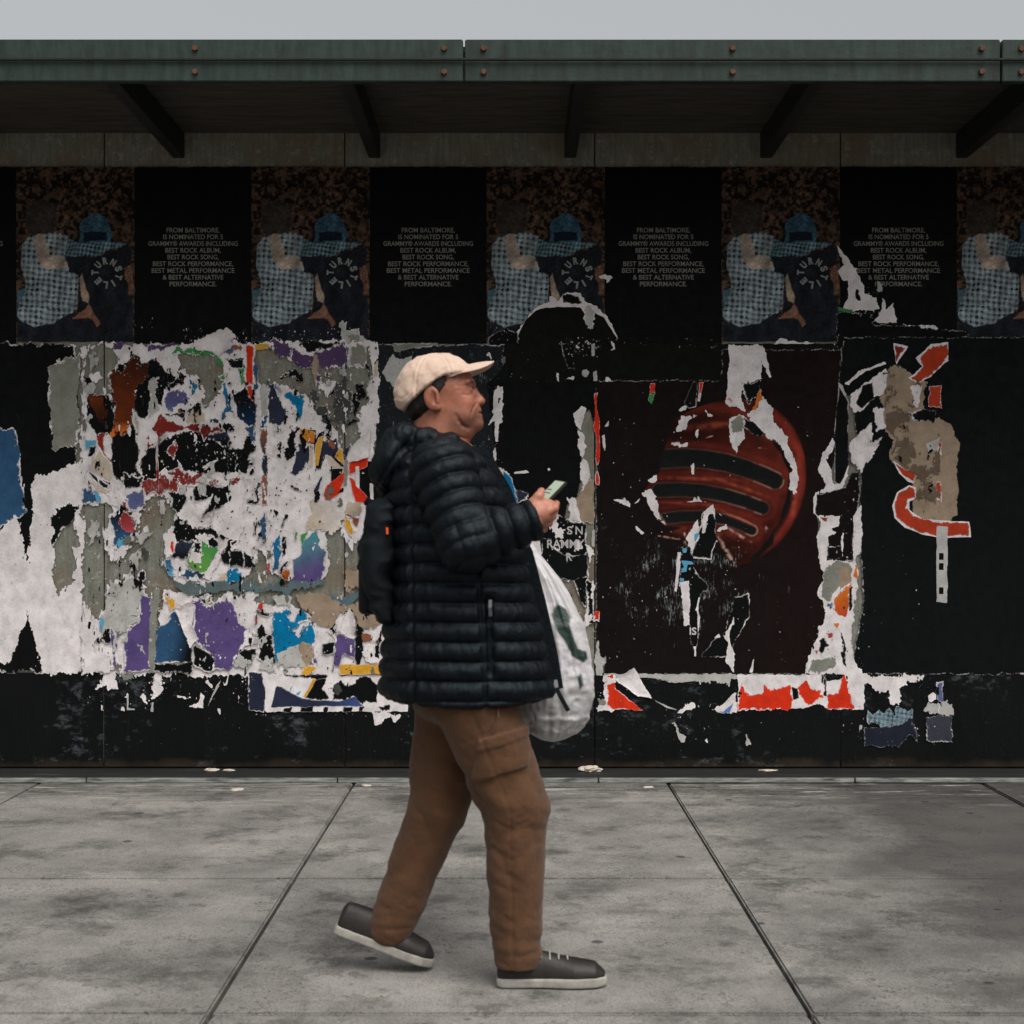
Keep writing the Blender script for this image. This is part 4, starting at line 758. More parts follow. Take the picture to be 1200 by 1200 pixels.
S5 = mat_thing('dark maroon poster printed with a glossy red slotted dome, scratched and torn', 840, 790, 0.0072)
def mask_paint(X, Y):
    u = (X - 720) * 4.286; v = (Y - 400) * 4.286
    C = np.empty(X.shape + (3,)); C[:] = lin((21, 14, 13))
    gx = np.clip((u - 450) / 700, 0, 1); C = C * (1 - 0.35 * gx[..., None]) + lin((40, 15, 14)) * 0.35 * gx[..., None]
    th = np.linspace(0, 2 * np.pi, 64, endpoint=False)
    dome_pts = [(600 + (358 if math.cos(a) > 0 else 500) * math.cos(a) - 40 * math.sin(a), 715 + 425 * math.sin(a) * (0.98 if math.sin(a) > 0 else 1)) for a in th]
    sd = sdpoly(u, v, dome_pts)
    cutl = sdpoly(u, v, [(395, 200), (1100, 200), (1100, 1300), (640, 1150), (560, 1020), (480, 1000), (400, 1030), (340, 1003), (205, 978), (330, 935), (255, 925), (215, 870), (140, 760), (225, 655), (262, 500), (330, 330)])
    sd = np.maximum(sd, cutl)
    def line(pl):
        d = np.full(u.shape, 1e9); tt = np.zeros(u.shape)
        P_ = np.array(pl, float); n = len(P_) - 1
        for i in range(n):
            a, b = P_[i], P_[i + 1]; e = b - a
            t = np.clip(((u - a[0]) * e[0] + (v - a[1]) * e[1]) / (e @ e), 0, 1)
            dd = np.hypot(u - a[0] - t * e[0], v - a[1] - t * e[1]); m = dd < d
            d = np.where(m, dd, d); tt = np.where(m, (i + t) / n, tt)
        return d, tt
    sh = np.clip(0.55 + 0.5 * (u - 420) / 520 - 0.25 * np.abs(v - 560) / 500, 0.35, 1.0) + 0.10 * n2(u / 60, v / 40, 3)
    dome = lin((104, 38, 27)) * sh[..., None] ** 1.9
    C = C * (1 - soft(sd, 6)[..., None]) + dome * soft(sd, 6)[..., None]
    top = np.exp(-((v - 330 - (u - 480) ** 2 / 900) / 26) ** 2) * soft(sd, 6)
    C = C * (1 + .22 * n2(u / 30, v / 50, 31) * soft(sd))[..., None]
    C = C + top[..., None] * lin((130, 44, 30)) * 0.5
    for pl, r in (([(235,592),(340,585),(450,592),(560,610),(660,640),(750,675),(805,700)], 46), ([(225,748),(330,745),(440,752),(560,775),(660,805),(745,838)], 34), ([(255,890),(340,880),(440,878),(560,895),(640,925),(690,950)], 27)):
        d, t = line(pl); rr = r * (1.0 - 0.12 * t)
        C = blend(C, soft(d - rr, 6) * soft(sd - 10, 8), lin((20, 24, 23)))
        ed = np.exp(-((d - rr - 3) / 4.0) ** 2) * soft(sd, 8)
        C = C + ed[..., None] * (lin((190, 150, 130)) * (0.10 + 0.75 * np.clip(t - .35, 0, 1) * (n2(u / 45, v / 45, 9) > -.2))[..., None])
        low = np.exp(-((d - rr - 26) / 16) ** 2) * soft(sd, 8)
        C = C + low[..., None] * lin((120, 40, 30)) * 0.35
    d, t = line([(770,440),(850,560),(888,660),(885,760),(850,890),(780,1010),(700,1090)])
    C = blend(C, soft(d - 15 - 8 * n2(u / 50, v / 50, 4), 8) * soft(sd, 8), lin((18, 15, 15)))
    rim = np.exp(-((sd + 26) / 18) ** 2) * (u > 800)
    C = C + rim[..., None] * lin((150, 48, 34)) * 0.5
    for cx_, cy_, rx_, ry_, an_, k_ in ((520, 420, 150, 16, -.1, .5), (700, 455, 110, 10, .45, .45), (420, 690, 190, 9, .03, .5), (640, 735, 110, 8, .33, .8), (380, 815, 130, 8, .05, .5), (600, 880, 120, 9, .4, .7), (905, 760, 12, 150, .1, .55), (430, 960, 130, 20, .1, .6)):
        du, dv = u - cx_, v - cy_; uu = du * math.cos(an_) + dv * math.sin(an_); vv_ = -du * math.sin(an_) + dv * math.cos(an_)
        C = C + (k_ * np.exp(-(uu / rx_) ** 2 - (vv_ / ry_) ** 2) * soft(sd + 6, 8) * (.6 + .5 * n2(u / 25, v / 18, 41)))[..., None] * lin((190, 92, 66))
    for pl, w in (([(350,960),(360,1010),(380,1060)], 8), ([(520,980),(560,1050),(610,1130)], 9), ([(560,930),(620,970),(690,1010)], 7), ([(210,975),(270,985),(330,995)], 4), ([(190,800),(215,870),(260,925)], 9), ([(460,485),(495,475)], 3), ([(700,535),(765,537)], 3), ([(760,930),(770,970)], 8)):
        d, t = line(pl); C = C + (np.exp(-(d / (w * (.35 + .65 * np.sin(np.pi * t)))) ** 2) * np.clip(.35 + .7 * n2(u / 14, v / 14, 5), 0, 1))[..., None] * lin((240, 190, 170))
    return np.clip(C, 0, .9)
def mask_scuff(x, y):
    a = np.clip((y - 590) / 60, 0, 1) * np.clip((785 - y) / 70, 0, 1) * np.clip(1.25 - np.abs(x - 800) / 120, 0, 1)
    return 0.10 + 0.50 * a
S5.piece('maroon', pts('Z', '698.5,446 845,446 846,410 985,410 985,500 978,540 958,600 962,650 975,700 948,790 698.5,790'), amp=1.0, rim=0.25, paint=mask_paint, scuff=mask_scuff, res=0.9, name='printed_sheet', holes=[pts('Z', '690,778 708,770 708,800 690,800')])
add(S5, 'H', [('white', '575,20 740,20 765,60 785,180 770,180 735,90 735,190 650,220 640,290 660,360 610,330 590,300 555,310 570,200', {'rim': 0, 'amp': 1.2}), ('black', '640,210 735,190 740,240 700,290 670,320 640,260', {'amp': 2.4, 'rim': 1}), ('orange', '695,340 720,260 740,240 735,290 710,355', {'amp': 1.6, 'rim': .5}), ('white', '660,370 720,350 740,270 790,330 790,400 850,460 880,530 915,640 920,700 910,770 870,740 890,640 850,560 820,510 770,480 730,450', {'rim': 0, 'amp': 2}), ('white', '555,300 580,270 620,320 570,330', {'rim': 0, 'amp': 1.4}), ('red', '570,285 605,290 590,315', {'rim': .8, 'amp': 1.6}),
 ('white', '570,400 590,380 650,370 650,480 605,560 575,500', {'rim': 0, 'amp': 1.6}), ('grey', '580,410 620,370 650,380 640,460 590,460', {'rim': .5, 'amp': 1.4}), ('black', '645,380 690,400 760,470 700,470 650,430', {'amp': 1.2, 'rim': .8}), ('white', '300,450 340,380 410,370 350,440', {'rim': 0, 'amp': 2}), ('white', '285,525 290,510 370,510 370,525', {'rim': 0, 'amp': 2}), ('white', '455,350 495,380 470,380', {'rim': 0, 'amp': 1}), ('white', '405,465 425,440 420,505', {'rim': 0, 'amp': 1.2}), ('white', '380,625 395,615 398,665 383,670', {'rim': 0, 'amp': .9}), ('white', '355,808 395,800 400,780 415,800 420,780 435,803 470,808', {'rim': 0, 'amp': .6}),
 ('red', '422,205 445,203 435,260 420,280', {'rim': .5, 'amp': .8}), ('white', '415,300 425,260 437,262 428,305', {'rim': 0, 'amp': .6}), ('red', '178,215 205,210 200,265 175,260', {'rim': .7, 'amp': 1}), ('green', '175,265 200,262 188,320 170,300', {'rim': .8, 'amp': 1}), ('white', '320,355 340,325 370,320 360,345', {'rim': 0, 'amp': 1}), ('ink', '350,310 390,205 415,205 410,330 370,340', {'rim': .5, 'amp': .8}),
 ('white', '140,760 180,740 215,800 225,880 250,920 200,870', {'rim': 0, 'amp': 1.6}), ('white', '170,700 210,670 215,700 180,715', {'rim': 0, 'amp': 1}), ('white', '0,790 60,780 70,830 30,810', {'rim': 0, 'amp': 1.6}), ('white', '100,820 130,785 120,810', {'rim': 0, 'amp': .7}), ('white', '105,930 155,965 140,970 110,950', {'rim': 0, 'amp': 1}),
 ('black', '440,860 500,840 510,1000 480,1100 370,1090 420,980', {'amp': 1.2, 'rim': 1}), ('white', '445,860 490,820 500,870 470,870 455,960 440,970', {'rim': 0, 'amp': 1}), ('white', '360,990 420,890 425,980 380,1080', {'rim': 0, 'amp': 1.4}), ('sky', '400,965 430,960 405,1010', {'rim': 0, 'amp': .7}), ('white', '510,950 560,920 570,940 520,960', {'rim': 0, 'amp': 1.4}), ('white', '520,860 550,885 530,880', {'rim': 0, 'amp': 1})])
add(S5, 'J', [('white', '520,210 535,30 555,30 545,100 530,215', {'rim': 0, 'amp': .7}), ('black', '548,10 600,0 620,120 680,190 640,240 640,400 620,520 600,460 590,380 585,180 550,170', {'rim': .4, 'amp': 1.2}), ('sky', '555,10 580,10 575,30 558,30', {'rim': 0, 'amp': .4}), ('sky', '550,65 600,70 610,85 580,85 575,120 550,125 552,105 565,100', {'rim': 0, 'amp': .5}), ('sky', '545,150 565,150 565,165 545,165', {'rim': 0, 'amp': .4}), ('white', '545,170 582,160 592,260 590,370 565,370 555,260', {'rim': 0, 'amp': 1.3}),
 ('white', '620,300 632,240 640,235 632,280 640,340 632,440 628,300', {'rim': 0, 'amp': .8}), ('black', '760,400 800,240 870,220 875,320 800,450 780,520 640,520 700,440', {'rim': .7, 'amp': 1.2}), ('white', '765,400 800,320 795,360 775,420 800,500 795,590 760,540 770,450 750,430', {'rim': .2, 'amp': 1.3}), ('white', '610,470 620,470 625,515 615,515', {'rim': 0, 'amp': 1}), ('white', '880,560 895,520 885,590 870,590', {'rim': 0, 'amp': .8}), ('white', '705,430 730,410 735,425', {'rim': 0, 'amp': .8})])
S5.text([('IS', 811.8, 743.5, 8.2, 8, 0)], bold=.02, name='lettering', col=(210, 205, 205))
S5.flakes([(700, 470, 980, 560, 25, .3, 1.3), (700, 560, 780, 790, 55, .3, 1.2), (760, 600, 880, 700, 40, .3, 1.6), (860, 690, 960, 790, 20, .3, 1.2)], seed=51)

S6 = mat_thing('black poster with big red white-edged numerals over bare tan wood', 1070, 790, 0.0076)
I = lambda t: pts('I', t)
S6.piece('coal', pts('Z', '988,395 1300,395 1300,790 988,790 1000,770 1012,700 1008,650 1007,600 1008,560 998,470 982,452'), amp=1.1, rim=.25, name='printed_sheet', holes=[I('400,210 450,195 490,230 500,250 550,270 520,400 520,450 600,470 625,500 580,560 600,600 620,640 640,920 560,890 520,870 525,740 520,690 430,640 410,600 440,540 390,500 380,280')], scuff=.06)
add(S6, 'I', [('tan', '365,230 430,195 500,230 580,270 560,330 570,400 620,440 700,470 740,560 720,700 730,900 640,945 520,895 515,720 420,645 405,610 435,540 385,500 365,300', {'rim': 0, 'amp': 2, 'scuff': .1}), ('white', '225,330 330,250 380,210 400,240 380,330 330,340 250,430 225,390', {'rim': 0, 'amp': 2}), ('black', '245,370 280,290 330,270 335,350 280,390', {'amp': 1, 'rim': .4}), ('white', '200,280 260,225 380,175 395,185 300,230 215,290', {'rim': 0, 'amp': 1}), ('black', '220,280 300,220 400,185 380,215 300,260 225,330', {'rim': 0, 'amp': .7}), ('white', '330,400 380,395 390,480 350,500', {'rim': 0, 'amp': 1.8}), ('white', '215,560 330,450 320,560 370,530 330,620 270,690 220,640', {'rim': 0, 'lift': .014, 'amp': 2}), ('lgrey', '165,270 190,290 215,370 215,560 210,400 180,310', {'rim': 0, 'amp': .8}),
 ('white', '75,690 100,600 150,520 140,600 110,640 130,680 150,750 215,660 210,720 180,770 80,790 60,890 48,890 65,790 110,760', {'rim': 0, 'amp': 1.6}), ('black', '150,500 170,280 215,360 215,660 180,750 150,740', {'rim': .5, 'amp': .8, 'name': 'black_sheet'}), ('maroon', '70,800 200,760 230,700 265,690 265,850 235,1000 245,1110 110,1110 120,940 60,890', {'rim': .6, 'amp': 1}), ('white', '240,890 270,850 280,940 270,1060 245,1110 235,1000', {'rim': 0, 'amp': 1.2}), ('white', '75,900 175,900 170,950 130,960 160,980 120,1000 110,1130 80,1120 70,1000 85,940', {'rim': 0, 'amp': 1.4}), ('dred', '80,900 120,905 115,930 90,920', {'rim': .3, 'amp': .7}), ('white', '180,1020 195,960 190,1090', {'rim': 0, 'amp': 1.2}),
 ('white', '425,640 440,650 480,690 525,705 522,745 495,740 450,700', {'rim': 0, 'amp': .6}), ('rred', '432,648 480,685 525,690 520,735 470,705', {'rim': 0, 'amp': .6}), ('white', '420,850 440,790 500,755 530,765 530,820 500,830 500,870 560,910 640,920 780,925 790,998 640,1000 560,985 480,955 430,910', {'rim': 0, 'amp': .5}), ('rred', '428,850 448,795 500,762 527,775 527,812 490,822 485,860 520,895 625,928 775,933 782,990 640,993 560,978 486,948 438,905', {'rim': .5, 'amp': .9}),
 ('white', '425,90 495,105 440,190', {'rim': 0, 'amp': .6}), ('dred', '433,100 480,110 440,175', {'rim': .6, 'amp': 1}), ('white', '495,255 560,200 530,160 600,95 680,85 680,170 600,245 545,280', {'rim': 0, 'amp': .8}), ('rred', '505,255 570,200 545,160 605,105 680,95 680,150 600,235 540,272', {'rim': 1, 'amp': 1.6}), ('rred', '590,290 650,288 650,395 590,390', {'rim': .6, 'amp': 1}), ('black', '500,420 560,400 620,410 615,460 520,460', {'rim': .8, 'amp': 1.8}), ('white', '510,300 560,290 545,400 520,390', {'rim': 0, 'amp': 2}), ('lgrey', '580,560 640,530 640,590 590,600', {'rim': 0, 'amp': 1.2}), ('rred', '628,740 650,738 650,830 630,820', {'rim': .8, 'amp': 1}), ('rred', '628,560 650,555 650,610 630,605', {'rim': .8, 'amp': 1})])
S6.piece('lgrey', pts('Z', '1097,616 1110,617 1109,706 1097,706'), amp=.8, rim=0)
for yy in (648, 660, 688): S6.piece('black', [(1099.5, yy), (1105, yy), (1105, yy + 8), (1099.5, yy + 8)], amp=.2, rim=0)
add(S6, 'K', [('white', '480,10 505,10 510,60 650,70 660,130 640,300 630,420 640,540 690,600 690,760 640,760 600,600 500,600 410,600 440,500 470,400 510,310 500,260 470,230 500,130 478,80', {'rim': 0, 'amp': 2, 'name': 'white_underlayer'}), ('grey', '490,180 505,100 560,70 625,90 630,160 560,210 520,260 490,240', {'rim': .6, 'amp': 1.6}), ('tan', '570,110 620,95 625,170 575,200', {'rim': 0, 'amp': 2}), ('orange', '545,250 625,170 625,260 600,330 560,320 545,300', {'rim': .5, 'amp': 1.4, 'c2': ('rred', '560,220 600,330')}), ('jean', '510,270 540,260 535,295', {'rim': .4}), ('maroon', '515,0 580,0 580,55 520,60', {'rim': .5, 'amp': 1}), ('black', '615,200 630,190 630,300 618,310', {'rim': .3, 'amp': 1}), ('black', '475,440 500,430 520,460 490,510 475,490', {'rim': .5, 'amp': 1.6}), ('pink', '515,410 540,405 540,430 520,435', {'rim': .3, 'amp': .8}), ('pink', '455,490 472,485 468,510', {'rim': .2, 'amp': .6}), ('grey', '420,590 445,540 520,520 555,510 550,570 480,590', {'rim': .6, 'amp': 2}), ('black', '575,380 600,470 610,560 590,560 580,470', {'rim': .8, 'amp': 2}), ('orange', '545,360 570,360 560,390', {'rim': .3, 'amp': 1}), ('orange', '645,90 658,90 655,150 642,140', {'rim': 0, 'amp': 1})])

S6.piece((112, 96, 80), I('380,230 430,200 560,270 540,400 640,470 645,930 520,880 530,720 415,610 440,540 390,490'), amp=1, rim=0, mask=(.05, .05, .25), name='glue_residue', kind='stuff')
S6.piece('black', I('380,230 430,200 560,270 540,400 640,470 645,930 520,880 530,720 415,610 440,540 390,490'), amp=1, rim=0, mask=(.11, .08, .85), name='ink_residue', kind='stuff')
S6.flakes([(985, 560, 1010, 700, 30, .3, 1.6), (960, 620, 1012, 790, 60, .3, 1.7), (1010, 640, 1090, 790, 12, .3, 1.6)], seed=61)
S6.flakes([(965, 700, 1008, 790, 30, .3, 1.6)], col='black', seed=62)

# ================================================================== remains along the bottom band
S7 = mat_thing('row of torn red and white poster ends pasted low on the black kick board', 850, 835, 0.0080)
add(S7, 'J', [('lgrey', '190,598 960,600 960,612 500,640 440,620 190,612', {'rim': 0, 'amp': 1.2}), ('white', '190,600 240,600 250,640 215,650 220,710 245,770 165,775 160,760 200,720 190,690', {'rim': 0, 'amp': 1.4}), ('red', '205,645 240,640 250,670 310,720 375,768 240,765 205,745', {'rim': .8, 'amp': .9, 'scuff': .2}), ('white', '240,620 300,590 330,570 360,620 415,712 350,700 300,670', {'rim': 0, 'lift': .014, 'amp': .8}), ('red', '210,605 240,602 235,618 215,615', {'rim': 0, 'amp': 1.5}), ('red', '280,600 330,580 330,595 290,600', {'rim': 0, 'amp': 1.2}), ('lgrey', '150,480 165,445 165,500 190,540 185,600 150,610', {'rim': 0, 'amp': 1.8}), ('lgrey', '415,712 480,745 545,772 480,755', {'rim': 0, 'amp': .5}), ('white', '530,780 570,740 620,735 620,760 570,770', {'rim': 0, 'amp': 1.8}), ('white', '700,760 760,740 800,690 812,690 812,780 740,785', {'rim': 0, 'amp': 1.6}), ((100, 135, 200), '735,782 800,730 775,782', {'rim': .2, 'amp': .8}), ('lgrey', '515,830 530,830 545,880 575,890 565,920 550,910', {'rim': 0, 'amp': 1.4}), ('lgrey', '640,610 700,600 780,600 790,660 750,640 650,640', {'rim': .0, 'amp': 2}), ('lgrey', '855,880 880,930 855,932', {'rim': 0, 'amp': 1.2}), ('white', '665,910 675,900 678,925', {'rim': 0, 'amp': .8}), ('grey', '160,720 200,710 200,740 170,745', {'rim': 0, 'amp': 1.5})])
add(S7, 'K', [('white', '95,604 490,600 490,640 690,600 685,762 520,762 480,740 390,762 100,765', {'rim': 0, 'amp': 1}), ('red', '100,765 95,720 115,640 150,700 210,690 220,640 240,670 300,660 340,650 350,720 350,763', {'rim': 1, 'amp': 1.8, 'scuff': .15}), ('red', '380,660 420,620 440,660 490,670 495,720 440,750 385,700', {'rim': 1.2, 'amp': 2.2, 'scuff': .2}), ('red', '515,700 560,690 600,590 622,590 630,740 640,762 515,762', {'rim': .8, 'amp': 1.4}), ('red', '650,590 665,580 680,700 670,720', {'rim': .8, 'amp': 1}), ('black', '345,655 375,665 385,710 360,720', {'rim': .3, 'amp': .8}), ('black', '500,600 510,600 510,700 500,700', {'rim': .5, 'amp': 1.2}),
 ('white', '680,605 970,608 940,650 890,640 860,670 860,735 810,740 800,680 760,690 720,650 690,640', {'rim': 0, 'amp': 2.6}), ((34, 38, 52), '690,850 760,848 850,842 915,790 940,920 900,880 850,938 690,938', {'rim': .1, 'amp': 1.4, 'scuff': .2}), ('lgrey', '660,890 668,840 680,840', {'rim': 0, 'amp': .9}), ('lgrey', '965,760 1000,730 1100,740 1100,800 1000,780', {'rim': 0, 'amp': 2.6}), (((60, 62, 72)), '975,800 1100,790 1100,920 980,915', {'rim': .6, 'amp': 1.6, 'scuff': .25}), ('lilac', '1028,640 1060,630 1060,730 1030,730', {'rim': .6, 'amp': 1})])
def scrap_plaid(X, Y):
    a = (np.mod((X + .1 * Y) / 5.2, 1) < .42) * .5 + (np.mod((Y - .15 * X) / 5.2, 1) < .42) * .5
    k = np.clip(a * (.8 + .5 * n2(X * .2, Y * .2, 4)), 0, 1)[..., None]
    return (lin((150, 176, 186)) * (1 - k) + lin((52, 82, 96)) * k) * (.75 + .3 * n2(X * .8, Y * .8, 6))[..., None]
S7.piece('sky', pts('K', '700,770 735,790 760,760 790,790 800,745 835,800 850,740 880,770 915,765 912,800 850,842 760,847 705,822'), amp=2.2, rim=.2, scuff=.4, paint=scrap_plaid, name='plaid_scrap')
S7.flakes([(700, 790, 760, 835, 20, .3, 1.4), (775, 820, 850, 870, 30, .3, 1.3), (980, 840, 1100, 870, 20, .3, 1.2), (700, 840, 1100, 890, 30, .2, .7)], seed=71)
S8 = mat_thing('strip of torn white and speckled navy poster ends on the black kick board', 330, 835, 0.0085)
add(S8, 'E', [('white', '110,480 165,465 190,560 130,575 125,540 60,580 80,540', {'rim': 0, 'amp': 2}), ('grey', '185,470 265,470 270,510 220,500', {'rim': 0, 'amp': 2}), ('white', '385,490 420,480 440,560 410,600 385,600', {'rim': 0, 'amp': 2.4}), ('white', '430,475 495,475 480,500 440,490', {'rim': 0, 'amp': 1.8}), ('lgrey', '420,420 605,418 605,432 430,440', {'rim': 0, 'amp': 1.3}), ('red', '665,460 710,462 690,475', {'rim': .3, 'amp': 1}), ('white', '490,560 520,595 585,610 585,590 590,615 520,610', {'rim': 0, 'amp': 1.2}), ('white', '590,660 640,640 655,590 675,600 660,665', {'rim': 0, 'amp': 1.2}), ('lgrey', '235,590 245,590 245,670 280,675 280,682 238,680', {'rim': 0, 'amp': .6}), ('white', '740,670 768,670 762,708', {'rim': 0, 'amp': 1.2}), ('white', '770,510 790,540 815,460 800,540 785,545', {'rim': 0, 'amp': .8}), ('lgrey', '690,660 740,540 765,510 745,560', {'rim': 0, 'amp': .5}), ('lgrey', '375,640 385,640 385,690 375,690', {'rim': 0, 'amp': 1}), ('white', '670,510 700,520 720,570 690,550', {'rim': 0, 'amp': 2}), ((36, 38, 52), '920,475 1010,470 1010,670 920,668', {'rim': 0, 'amp': .8, 'scuff': .2})])
add(S8, 'F', [('white', '100,462 615,430 625,490 840,480 960,580 1000,600 1000,690 200,690 180,640 100,580', {'rim': 0, 'amp': .8}), ('black', '300,475 545,480 545,510 420,500 300,500', {'rim': .8, 'amp': 1.4}), ((40, 44, 62), '105,470 180,475 200,600 190,690 105,680', {'rim': .4, 'amp': 1, 'scuff': .25}), ((44, 50, 72), '230,665 265,540 400,610 480,625 600,630 725,600 750,665', {'rim': .5, 'amp': .8, 'scuff': .2, 'c2': ((66, 84, 140), '500,640 740,640')}), ('ochre', '410,610 470,500 485,510 440,610', {'rim': .2, 'amp': .7}), ('sky', '335,560 355,540 340,580', {'rim': 0, 'amp': .8}), ('sky', '370,590 400,570 385,600', {'rim': 0, 'amp': .8}), ('black', '420,615 490,505 545,490 520,560 560,620 480,622', {'rim': .3, 'amp': 1.2}), ('black', '575,620 580,540 620,510 660,545 730,500 800,490 835,550 820,640 740,650 700,600 640,620', {'rim': 1, 'amp': 1.8, 'scuff': .1}), ('dgrey', '580,560 610,530 630,580 590,600', {'rim': 0, 'amp': 1.8}), ('white', '800,690 900,690 900,720 860,740 850,772 820,770', {'rim': 0, 'amp': 2}), ('white', '890,700 960,700 920,750', {'rim': 0, 'amp': 2}), ('black', '820,660 900,655 910,690 850,685', {'rim': .4, 'amp': 1.5})])
for a, b_ in ((300, 352), (395, 470), (528, 556), (635, 688), (724, 750)):
    S8.piece('black', pts('F', f'{a},664 {b_},664 {b_ - 12},692 {a - 4},692'), amp=.9, rim=.2)
S8.flakes([(100, 790, 300, 830, 75, .3, 1.4), (300, 825, 480, 840, 30, .3, 1.3), (100, 840, 480, 890, 30, .2, .6), (180, 785, 300, 800, 30, .3, 1.6)], seed=81)
S8.piece('white', pts('Z', '100,790 300,790 300,832 100,832'), amp=1, rim=0, mask=(.10, .06, .95), name='paper_residue', kind='stuff')
S8.piece('black', pts('Z', '305,790 480,790 480,832 305,832'), amp=1, rim=0, mask=(.12, .08, .9), name='ink_residue', kind='stuff')
S7.piece('white', pts('Z', '705,795 1100,795 1100,835 705,835'), amp=1, rim=0, mask=(.10, .06, 1.0), name='paper_residue', kind='stuff')
S7.piece('black', pts('Z', '705,790 1100,790 1100,835 705,835'), amp=1, rim=0, mask=(.12, .08, .95), name='ink_residue', kind='stuff')
# beyond the photograph's edges the pasting goes on
S9 = mat_thing('large torn white and black poster sheets beyond the paper mat with the face print', 30, 790, 0.0082)
S9.piece('black', pts('Z', '-240,403 90,403 92,600 60,640 70,788 -240,788'), amp=2.4, rim=1.2, scuff=.15, name='black_sheet')
S9.piece('white', pts('Z', '40,560 98,540 97,788 50,788 30,700'), amp=3.5, rim=0, holes=[pts('Z', '60,600 90,590 88,680 66,700')])
S9.piece('jean', pts('Z', '-60,520 20,500 30,600 -40,640'), amp=2.6, rim=1.6); S9.piece('white', pts('Z', '-20,640 20,600 40,700 10,780 -30,760'), amp=3.4, rim=0); S9.piece('grey', pts('Z', '56,430 94,415 92,520 62,530'), amp=2.4, rim=1.2)
S9.flakes([(-100, 560, 98, 790, 80, .4, 2)], seed=91)
# ================================================================== the walking person
def grid(b0, b1, h):
    ax = [np.arange(b0[i], b1[i] + h, h, dtype=np.float32) for i in range(3)]
    return np.meshgrid(*ax, indexing='ij')
def surfnet(f, b0, b1, h):
    """naive surface nets: (verts, quads) of f = 0, f < 0 inside"""
    X, Y, Z = grid(b0, b1, h); Fv = f(X, Y, Z).astype(np.float32)
    Fv[0] = Fv[-1] = 1; Fv[:, 0] = Fv[:, -1] = 1; Fv[:, :, 0] = Fv[:, :, -1] = 1
    ins = Fv < 0; n = Fv.shape
    cnt = np.zeros((n[0] - 1, n[1] - 1, n[2] - 1), np.int8)
    for i in (0, 1):
        for j in (0, 1):
            for k in (0, 1): cnt += ins[i:n[0] - 1 + i, j:n[1] - 1 + j, k:n[2] - 1 + k]
    act = (cnt > 0) & (cnt < 8); c = np.argwhere(act); idx = np.full(act.shape, -1, np.int64); idx[act] = np.arange(len(c))
    acc = np.zeros((len(c), 3)); num = np.zeros(len(c))
    cor = [(i, j, k) for i in (0, 1) for j in (0, 1) for k in (0, 1)]
    for a in range(8):
        for b in range(a + 1, 8):
            d = np.array(cor[b]) - np.array(cor[a])
            if np.abs(d).sum() != 1: continue
            fa = Fv[tuple((c + cor[a]).T)]; fb = Fv[tuple((c + cor[b]).T)]
            m = (fa < 0) != (fb < 0); t = np.where(m, fa / np.where(m, fa - fb, 1), 0)
            acc += (np.array(cor[a]) + t[:, None] * d) * m[:, None]; num += m
    V = (c + acc / num[:, None]) * h + np.array(b0)
    Q = []
    for ax in range(3):
        s0 = [slice(1, -1)] * 3; s1 = [slice(1, -1)] * 3
        s0[ax] = slice(0, -1); s1[ax] = slice(1, None)
        a = ins[tuple(s0)]; b = ins[tuple(s1)]; e = np.argwhere(a != b); pos = a[tuple(e.T)]
        off = np.ones(3, int); off[ax] = 0; e = e + off
        u, w = (ax + 1) % 3, (ax + 2) % 3
        def cell(du, dw):
            q = e.copy(); q[:, u] -= du; q[:, w] -= dw; return idx[tuple(q.T)]
        q = np.stack([cell(1, 1), cell(0, 1), cell(0, 0), cell(1, 0)], 1)
        q[~pos] = q[~pos][:, ::-1]; Q.append(q)
    Q = np.concatenate(Q); Q = Q[(Q >= 0).all(1)]
    return V, Q
def capsule(X, Y, Z, a, b, ra, rb, ret_t=False, flat=1.0):
    a = np.asarray(a, np.float32); b = np.asarray(b, np.float32); e = b - a; L2 = float(e @ e) + 1e-12
    t = np.clip(((X - a[0]) * e[0] + (Y - a[1]) * e[1] + (Z - a[2]) * e[2]) / L2, 0, 1)
    d = np.sqrt((X - a[0] - t * e[0]) ** 2 + ((Y - a[1] - t * e[1]) * flat) ** 2 + (Z - a[2] - t * e[2]) ** 2) - (ra + (rb - ra) * t)
    return (d, t) if ret_t else d
def ell(X, Y, Z, c, r, rot=0.0):
    x, y, z = X - c[0], Y - c[1], Z - c[2]
    if rot:
        ca, sa = math.cos(rot), math.sin(rot); x, z = x * ca + z * sa, -x * sa + z * ca
    k0 = np.sqrt((x / r[0]) ** 2 + (y / r[1]) ** 2 + (z / r[2]) ** 2) + 1e-9
    k1 = np.sqrt((x / r[0] ** 2) ** 2 + (y / r[1] ** 2) ** 2 + (z / r[2] ** 2) ** 2) + 1e-9
    return k0 * (k0 - 1) / k1
def smin(a, b, k):
    h = np.clip(0.5 + 0.5 * (b - a) / k, 0, 1); return b * (1 - h) + a * h - k * h * (1 - h)
def smax(a, b, k): return -smin(-a, -b, k)
def vnormals(V, Q):
    n = np.cross(V[Q[:, 2]] - V[Q[:, 0]], V[Q[:, 3]] - V[Q[:, 1]]); N = np.zeros_like(V)
    for i in range(4): np.add.at(N, Q[:, i], n)
    return N / (np.linalg.norm(N, axis=1, keepdims=True) + 1e-12)
def smooth_mesh(V, Q, it=2, lam=0.5):
    n = len(V)
    for _ in range(it):
        S = np.zeros_like(V); c = np.zeros(n)
        for i in range(4):
            a, b = Q[:, i], Q[:, (i + 1) % 4]
            np.add.at(S, a, V[b]); np.add.at(c, a, 1); np.add.at(S, b, V[a]); np.add.at(c, b, 1)
        V = V * (1 - lam) + lam * S / np.maximum(c, 1)[:, None]
    return V
def py_of(z, Y=MAN_Y): return HZ + (CAM_H - z) * F_PX / Y
